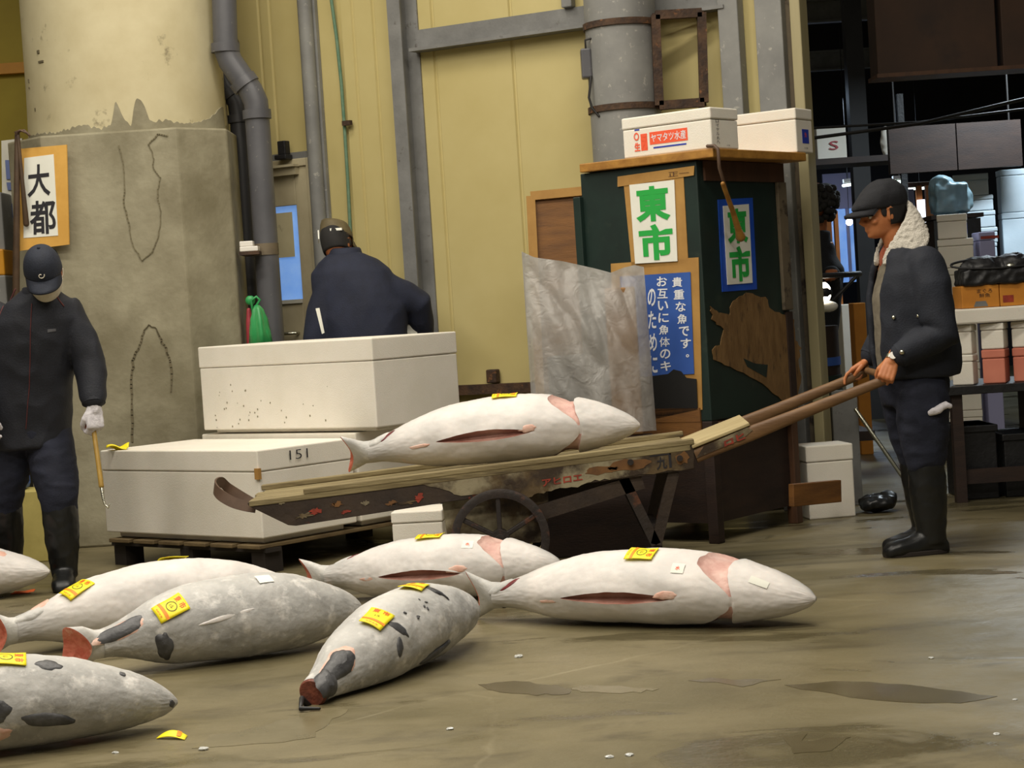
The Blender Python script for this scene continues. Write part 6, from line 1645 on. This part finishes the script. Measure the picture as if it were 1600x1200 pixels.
# table with boxes, cartons and a black net
yT = 10.75; tz = at(1540, 600, yT).z; xa, xb = at(1478, 600, yT).x, at(1660, 600, yT).x
tb = thing('work_table', 'dark low table carrying foam boxes behind the man in the flat cap', 'table', V((xa, yT, 0)))
mb = MB(); mb.obox(V((xa, yT-.06, tz-.05)), V((xb-xa, 0, 0)), V((0, .75, 0)), Z*.048); mb.build('table_top', 'black_stuff', tb, bevel=.004)
for x in (xa+.02, xb-.08):
    for y in (yT-.03, yT+.6):
        mb = MB(); mb.obox(V((x, y, 0)), V((.06, 0, 0)), V((0, .06, 0)), Z*(tz-.05)); mb.build('leg', 'dark_wood', tb)
mb = MB(); mb.obox(V((xa+.05, yT+.0, .10)), V((xb-xa-.12, 0, 0)), V((0, .04, 0)), Z*.08); mb.build('stretcher', 'dark_wood', tb)
styro('foam_box', 'grey white foam box at the left end of the table, lower of two', V((at(1521, 590, yT).x, yT, tz)), 30, .12, .10, .17, .04, 'foam boxes on the table', foot=0)
styro('foam_box', 'grey white foam box at the left end of the table, upper of two', V((at(1521, 590, yT).x, yT, tz+.173)), 30, .12, .10, .165, .04, 'foam boxes on the table', foot=0)
styro('foam_box', 'salmon pink foam box on the table', V((at(1570, 590, yT).x, yT-.02, tz)), 24, .125, .15, .19, .05, 'foam boxes on the table', 'styro_red', foot=0)
styro('foam_box', 'white foam box on top of the salmon pink one', V((at(1570, 590, yT).x, yT-.02, tz+.193)), 24, .125, .15, .145, .04, 'foam boxes on the table', foot=0)
styro('foam_box', 'pinkish foam box at the right picture edge of the table', V((at(1613, 590, yT).x, yT, tz)), 20, .10, .12, .19, .05, 'foam boxes on the table', 'styro_red', foot=0)
styro('foam_box', 'white foam box at the right picture edge, on the pinkish one', V((at(1613, 590, yT).x, yT, tz+.193)), 20, .10, .12, .145, .04, 'foam boxes on the table', foot=0)
zl_ = tz+.342
mb = MB(); xa2, xb2 = at(1489, 490, yT).x, at(1612, 490, yT).x; mb.obox(V((xa2, yT-.03, zl_)), V((xb2-xa2, 0, 0)), V((0, .3, 0)), Z*.085); tag(mb.build('foam_slab', 'styro', bevel=.01), 'long white foam slab lying across the boxes on the table', 'foam slab')
zc_ = zl_+.087
xo = [at(1503, 470, yT).x, at(1563, 470, yT).x, at(1605, 470, yT).x]
for k, lab in ((0, 'orange cardboard carton with dark printing under the black net'), (1, 'orange cardboard carton with a red mark at the right edge under the black net')):
    mb = MB(); mb.obox(V((xo[k], yT, zc_)), V((xo[k+1]-xo[k]-.004, 0, 0)), V((0, .22, 0)), Z*.125); o = tag(mb.build('carton', 'orange_card', bevel=.004), lab, 'carton')
    w_ = xo[k+1]-xo[k]; f_ = lambda u, h: V((xo[k]+w_*u, yT-.001, zc_+h))
    if k == 0:
        letters('lettering', 'まぐろ\n鮮魚', quadmap([f_(.35, .05), f_(.85, .05), f_(.85, .11), f_(.35, .11)]), 'brown_frame', o, off=.001)
        sheet('print_patch', [f_(.3, .006), f_(.68, .006), f_(.62, .036), f_(.36, .036)], .001, 'grey_steel', o)
    else: sheet('print_patch', [f_(.1, .02), f_(.5, .02), f_(.5, .06), f_(.1, .06)], .001, 'red_paint', o)
c = V((at(1555, 420, yT).x, yT+.09, zc_+.21)); mb = MB(); mb.box(c+V((.0, 0, -.04)), (.36, .2, .08)); mb.ball(c+V((-.05, 0, .0)), (.14, .1, .07), n=10); mb.ball(c+V((.12, 0, .01)), (.1, .1, .07), n=10)
nb2 = thing('net_bag', 'black net bag with a wire rim on top of the orange cartons', 'bag', c-Z*.08)
remeshed(mb, 'bag_body', 'black_stuff', nb2, .01, 3, .012, 14)
pts = [c+V((-.23+.03*math.cos(t)*0+.0, 0, 0))+V((.25+.26*math.cos(t), -.06+.05*math.sin(t), .035+.03*math.sin(t))) for t in [2*math.pi*k/28 for k in range(29)]]
mb = MB(); mb.tube(pts, .007, 6); mb.build('rim', 'black_stuff', nb2, smooth=True)
mb = MB(); mb.ball(c+V((.09, -.085, .01)), (.028, .02, .022), n=8); mb.build('glint_bead', 'metal_shiny', nb2, smooth=True)  # shiny bead put in for a small reflection on the bag
for k, (x, w_, h_, lab) in enumerate(((1496, .20, .42, 'black crate under the table, left one'), (1562, .26, .36, 'black crate under the table, right one'))):
    c = at(x, 700, yT+.2); mb = MB(); mb.obox(V((c.x, yT+.1, 0)), V((w_, 0, 0)), V((0, .4, 0)), Z*h_); mb.obox(V((c.x-.01, yT+.09, h_-.04)), V((w_+.02, 0, 0)), V((0, .42, 0)), Z*.04); tag(mb.build('crate', 'black_stuff', bevel=.006), lab, 'crate')
# turret truck with driver beyond the wall end
tx, ty = 1.80, 11.75
tt = thing('market_truck', 'small market truck with round drum, steering ring and glowing headlamp beyond the wall end', 'truck', V((tx, ty, 0)))
mb = MB(); mb.cyl(V((tx, ty, .35)), V((tx, ty, 1.02)), .21, 36); mb.build('drum', 'dark_wood', tt, smooth=True, split=40)
mb = MB(); mb.cyl(V((tx, ty, .78)), V((tx, ty, .83)), .215, 36); mb.build('band', 'blue_poster', tt, smooth=True, split=40)
mb = MB(); mb.cyl(V((tx, ty, .60)), V((tx, ty, .72)), .218, 36); mb.build('band', 'green_board', tt, smooth=True, split=40)
zr_ = at(1310, 430, ty).z
mb = MB(); mb.tube([V((tx+.36*math.cos(t), ty+.36*math.sin(t), zr_)) for t in [2*math.pi*k/48 for k in range(49)]], .017, 10, ends=False); rg = mb.build('steering_ring', 'black_stuff', tt, smooth=True)
for t in (0, 2.1, 4.2):
    mb = MB(); mb.tube([V((tx, ty, 1.0)), V((tx+.36*math.cos(t), ty+.36*math.sin(t), zr_))], .011, 8); mb.build('ring_spoke', 'black_stuff', rg, smooth=True)
c = at(1287, 457, ty-.3); hl = MB(); hl.ball(c, (.045, .03, .062), n=12); hlo = hl.build('headlamp', 'lamp_on', tt, smooth=True)
mb = MB(); mb.tube([c+V((0, .02, 0)), c+V((0, .1, 0))], [.055, .03], 16); mb.build('lamp_shell', 'black_stuff', hlo, smooth=True)
mb = MB(); mb.ball(c+V((.015, .02, -.085)), (.07, .05, .035), n=10); mb.build('fender', 'white_plastic', tt, smooth=True)
mb = MB(); mb.tube([V((tx-.07, ty, .18)), V((tx+.07, ty, .18))], .175, 28, ends=False); mb.build('wheel', 'boot_rubber', tt, smooth=True, split=40)
mb = MB(); mb.obox(V((tx-.3, ty+.25, .28)), V((.75, 0, 0)), V((0, 1.5, 0)), Z*.06); mb.build('platform', 'dark_wood', tt)
for x in (-.25, .35):
    mb = MB(); mb.tube([V((tx+x, ty+1.4, .15)), V((tx+x+.08, ty+1.4, .15))], .14, 20, ends=False); mb.build('wheel', 'boot_rubber', tt, smooth=True, split=40)
# driver
YD = 12.35; FD = V((0, -1, 0)); LD = Z.cross(FD)
hc = at(1274, 318, YD); dz = .345
p4 = thing('person', 'dark haired person in black standing half hidden behind the wall end', 'person', V((hc.x, YD, dz)))
hd = Head(hc, V((-.8, .6, 0)), Z, 1.12)
nk = hc-Z*.20; pe = V((hc.x-.11, YD, dz+.80)) if hc.z > 1.9 else V((hc.x-.11, YD, hc.z-.78))
shl, shr = nk+V((.02, 0, -.09)), nk+V((-.28, 0, -.09))
handl, handr = V((tx+.24, ty+.27, zr_+.03)), V((tx-.24, ty+.27, zr_+.03))
ell, elr = V((shl.x+.02, YD-.12, shl.z-.24)), V((shr.x-.03, YD-.12, shr.z-.24))
kl, kr = V((pe.x+.09, YD-.02, (pe.z+dz)/2)), V((pe.x-.09, YD-.02, (pe.z+dz)/2)); al, ar = V((pe.x+.1, YD, dz+.08)), V((pe.x-.1, YD, dz+.08))
mb = MB(); hd.add(mb); mb.tube([hd.P(-.015, 0, -.06), nk], [.056, .062], 16); torso(mb, [(pe, .15, .11), (lerp(pe, nk, .6), .16, .12), (nk-Z*.05, .1, .08)], LD, FD)
for a_, b_, c_ in ((shl, ell, handl), (shr, elr, handr)):
    d_ = (c_-b_).normalized(); w_ = c_-d_*.09; mb.tube([a_, b_, w_], [.052, .042, .027], 14); hand(mb, w_, d_, V((0, 0, 1)), V((-1 if a_ is shl else 1, 0, 0)), (50, 70, 50))
for k_, a_, h_ in ((kl, al, .09), (kr, ar, -.09)): mb.tube([pe+V((h_, 0, 0)), k_, a_], [.085, .058, .038], 14); foot(mb, a_, a_+V((0, -.22, 0)), .04, .06, dz+.01)
remeshed(mb, 'body', 'skin_dark', p4, .007, 3); hd.eyes(p4)
mb = MB(); rings = [[hd.ringpt(z, 2*math.pi*j/40, .034+.012*noise.noise(V((math.cos(2*math.pi*j/40)*4, math.sin(2*math.pi*j/40)*4, z*40)))) for j in range(40)] for z in [-.01+.012*i for i in range(11)]]
mb.loft(rings)
for i in range(60):
    th = math.pi*.45+math.pi*1.1*random.random(); z = -.10+.19*random.random(); mb.ball(hd.ringpt(z, th, .026), .026, n=5)
mb.build('hair', 'hair_black', p4, smooth=True)
mb = MB(); torso(mb, [(pe-Z*.08, .2, .15), (lerp(pe, nk, .6), .20, .16), (lerp(pe, nk, .85)+V((-.06, 0, 0)), .15, .12), (nk+Z*.02, .085, .08)], LD, FD)
for a_, b_, c_ in ((shl, ell, handl), (shr, elr, handr)): mb.tube([a_, b_, lerp(b_, c_, .75)], [.085, .072, .056], 16)
remeshed(mb, 'jacket', 'cap_black', p4, .012, 6, .006, 7)
mb = MB(); torso(mb, [(pe-Z*.06, .17, .14), (pe+Z*.06, .16, .13)], LD, FD)
for k_, a_, h_ in ((kl, al, .09), (kr, ar, -.09)): mb.tube([pe+V((h_, 0, 0)), k_, a_+Z*.0], [.11, .085, .075], 16)
remeshed(mb, 'trousers', 'cap_black', p4, .012, 6, .005, 8)
for a_ in (al, ar):
    mb = MB(); foot(mb, a_, a_+V((0, -.24, 0)), .05, .085, dz); mb.build('shoe', 'boot_rubber', p4, smooth=True)
# cartons beyond the truck, seen between post and pusher
for (x0, x1, y0, y1, y, m, lab) in ((1333, 1352, 474, 560, 14.2, 'orange_card', 'orange carton standing beyond the truck, left of the pusher'), (1314, 1330, 476, 520, 15.0, 'styro', 'white box stacked left of the orange carton beyond the truck')):
    a, b = at(x0, y0, y), at(x1, y0, y); mb = MB(); mb.obox(V((a.x, y, 0)), V((b.x-a.x, 0, 0)), V((0, .2, 0)), Z*a.z); tag(mb.build('carton' if m == 'orange_card' else 'foam_box', m, bevel=.005), lab, 'carton' if m == 'orange_card' else 'box')
a, b = at(1306, 740, 10.95), at(1346, 735, 10.95); z_ = at(1310, 610, 10.95).z; mb = MB(); mb.obox(V((a.x, 10.95, 0)), V((b.x-a.x, 0, 0)), V((0, .04, 0)), Z*z_); tag(mb.build('metal_sheet', 'grey_steel', bevel=.004), 'upright grey metal sheet behind the upright foam box', 'panel')
mb = MB(); p, q = ground(1352, 748), at(1337, 640, 10.9); mb.tube([V((p.x, 10.75, .012)), q], .012, 8); tag(mb.build('metal_rod', 'metal_shiny', smooth=True), 'thin shiny rod leaning behind the upright foam box', 'rod')
c = ground(1372, 800); mb = MB(); mb.ball(V((c.x, c.y, .035)), (.10, .10, .04), n=10); mb.ball(V((c.x-.05, c.y-.03, .03)), (.06, .06, .03), n=8); mb.ball(V((c.x+.06, c.y, .045)), (.05, .07, .045), n=8)
o = remeshed(mb, 'rubbish_bag', 'boot_rubber', None, .008, 2, .012, 16); tag(o, 'shiny black crumpled bag on the floor left of the pusher', 'bag')
zmin = min(v.co.z for v in o.data.vertices)
for v in o.data.vertices: v.co.z -= zmin-.001
# wet and pale patches on the concrete, part of the floor
def wetpatch(pts, m, name):
    P = [ground(x, y, .0012) for x, y in wiggle(pts+[pts[0]], 4, 5)[:-1]]
    m_ = MB(); m_.prism(P, Z*-.003); m_.build(name, m, fl_o)
wetpatch([(748, 1070), (800, 1066), (850, 1068), (893, 1076), (885, 1084), (840, 1086), (780, 1083)], 'wet_dark', 'puddle')
wetpatch([(1075, 1062), (1150, 1059), (1220, 1062), (1160, 1072)], 'wet_dark', 'puddle')
wetpatch([(1225, 1070), (1330, 1064), (1440, 1072), (1560, 1090), (1480, 1100), (1330, 1090)], 'wet_dark', 'puddle')
wetpatch([(1225, 1152), (1262, 1146), (1250, 1160), (1330, 1150), (1300, 1172), (1240, 1178)], 'wet_dark', 'puddle')
wetpatch([(480, 1112), (520, 1106), (545, 1110), (520, 1124), (490, 1150), (430, 1160), (300, 1168), (330, 1150), (420, 1132)], 'wet_pale', 'puddle')
wetpatch([(895, 1074), (950, 1072), (1030, 1076), (990, 1082), (905, 1081)], 'wet_pale', 'puddle')
# small things on the floor
for px, py, s_ in ((811, 1027, .016), (1455, 1029, .010), (952, 1184, .012), (983, 1181, .012), (1557, 1148, .010), (703, 1140, .012), (318, 1172, .016), (180, 1177, .010), (1586, 1094, .008)):
    g = ground(px, py); mb = MB(); mb.ball(g+Z*s_*.25, (s_, s_*.8, s_*.4), n=5)
    for i, v in enumerate(mb.v): mb.v[i] = v + V((random.uniform(-1, 1), random.uniform(-1, 1), 0))*s_*.2
    mb.v = [V((v.x, v.y, max(.001, v.z))) for v in mb.v]
    tag(mb.build('ice_chip', 'ice'), 'small white ice chip lying on the wet floor', 'ice', 'ice chips scattered on the floor')
g = ground(268, 1154); yt = thing('paper_tag', 'torn curled yellow tag lying on the floor in front of the nearest tuna', 'tag', g)
mb = MB(); mb.grid(lambda u, w: g + V(((u-.5)*.095, (w-.5)*.055*(.25+.75*u)+.01*(1-u)-.012*u, .003+.02*math.sin(math.pi*u)*(.4+.6*w))), 14, 6); o = mb.build('tag_paper', 'tag_yellow', yt, smooth=True); o.modifiers.new('s', 'SOLIDIFY').thickness = .002
mb = MB(); mb.grid(lambda u, w: g + V(((.70+u*.14-.5)*.095, (w-.5)*.04*(.25+.75*(.7+.14*u))-.006, .0065+.02*math.sin(math.pi*(.7+.14*u))*(.4+.6*w))), 4, 4); mb.build('orange_print', 'tag_orange', o)
g = ground(36, 926); mb = MB(); mb.grid(lambda u, w: g + V(((u-.5)*.10, (w-.5)*.10, .004+.006*math.sin(u*5)*math.sin(w*4))), 6, 6); o = tag(mb.build('cloth', 'orange_cloth', smooth=True), 'orange scrap lying under the tuna head at the left edge', 'cloth'); o.modifiers.new('s', 'SOLIDIFY').thickness = .002
# crate seen between the legs of the man at the left
c = ground(44, 868); c = V((at(40, 860, 10.75).x, 10.75, 0)); zt_ = at(40, 768, 10.75).z
mb = MB(); mb.obox(c+V((-.22, 0, 0)), V((.35, 0, 0)), V((0, .3, 0)), Z*zt_); tag(mb.build('crate', 'crate_yellow', bevel=.006), 'pale yellow crate behind the legs of the man in the baseball cap', 'crate')
mb = MB(); mb.obox(c+V((-.20, .05, zt_+.002)), V((.2, 0, 0)), V((0, .2, 0)), Z*.10); tag(mb.build('dark_bundle', 'blue_poster', bevel=.03), 'dark blue bundle on the pale yellow crate', 'bundle')
mb = MB(); mb.ball(c+V((-.08, .12, zt_+.16)), (.05, .06, .06), n=8); tag(mb.build('cloth', 'orange_cloth', smooth=True), 'orange cloth on the dark blue bundle behind the left man', 'cloth')

# ================================================================== LIGHT
def area(name, loc, size, power, col, rot=(0, 0, 0), sy=None, spread=None):
    l = bpy.data.lights.new(name, 'AREA'); l.energy = power; l.color = col; l.size = size
    if sy: l.shape = 'RECTANGLE'; l.size_y = sy
    if spread: l.spread = R(spread)
    o = bpy.data.objects.new(name, l); o.location = loc; o.rotation_euler = rot; COL.objects.link(o); return o
WARM = (1, .925, .80)
for x in (-4.2, -1.6, .8):
    for y in (2.5, 5.5, 8.3):
        area('hall_lamp', (x, y, 5.4), 1.6, 80, WARM, sy=.5)
area('hall_lamp', (-1.5, 10.2, 5.5), 1.6, 60, WARM, sy=.5)
area('hall_lamp', (4.2, 4.5, 5.4), 1.6, 22, WARM, sy=.5)  # added fill light for the right side, not a hall fixture
area('stall_lamp', (4.1, 14.3, 3.2), .8, 90, (.80, .92, 1), sy=.3)
area('stall_lamp', (3.4, 22, 3.4), 1.0, 90, (.62, .78, 1), sy=.4)
area('stall_lamp', (2.9, 12.4, 3.6), .5, 7, (1, .9, .8), sy=.3)
w = bpy.data.worlds.new('world'); SC.world = w; w.use_nodes = True
w.node_tree.nodes['Background'].inputs[0].default_value = (1, .93, .80, 1); w.node_tree.nodes['Background'].inputs[1].default_value = .10
vs_ = SC.view_settings; vs_.view_transform = 'Standard'; vs_.look = 'None'; vs_.gamma = 1; vs_.use_curve_mapping = False; vs_.exposure = 0
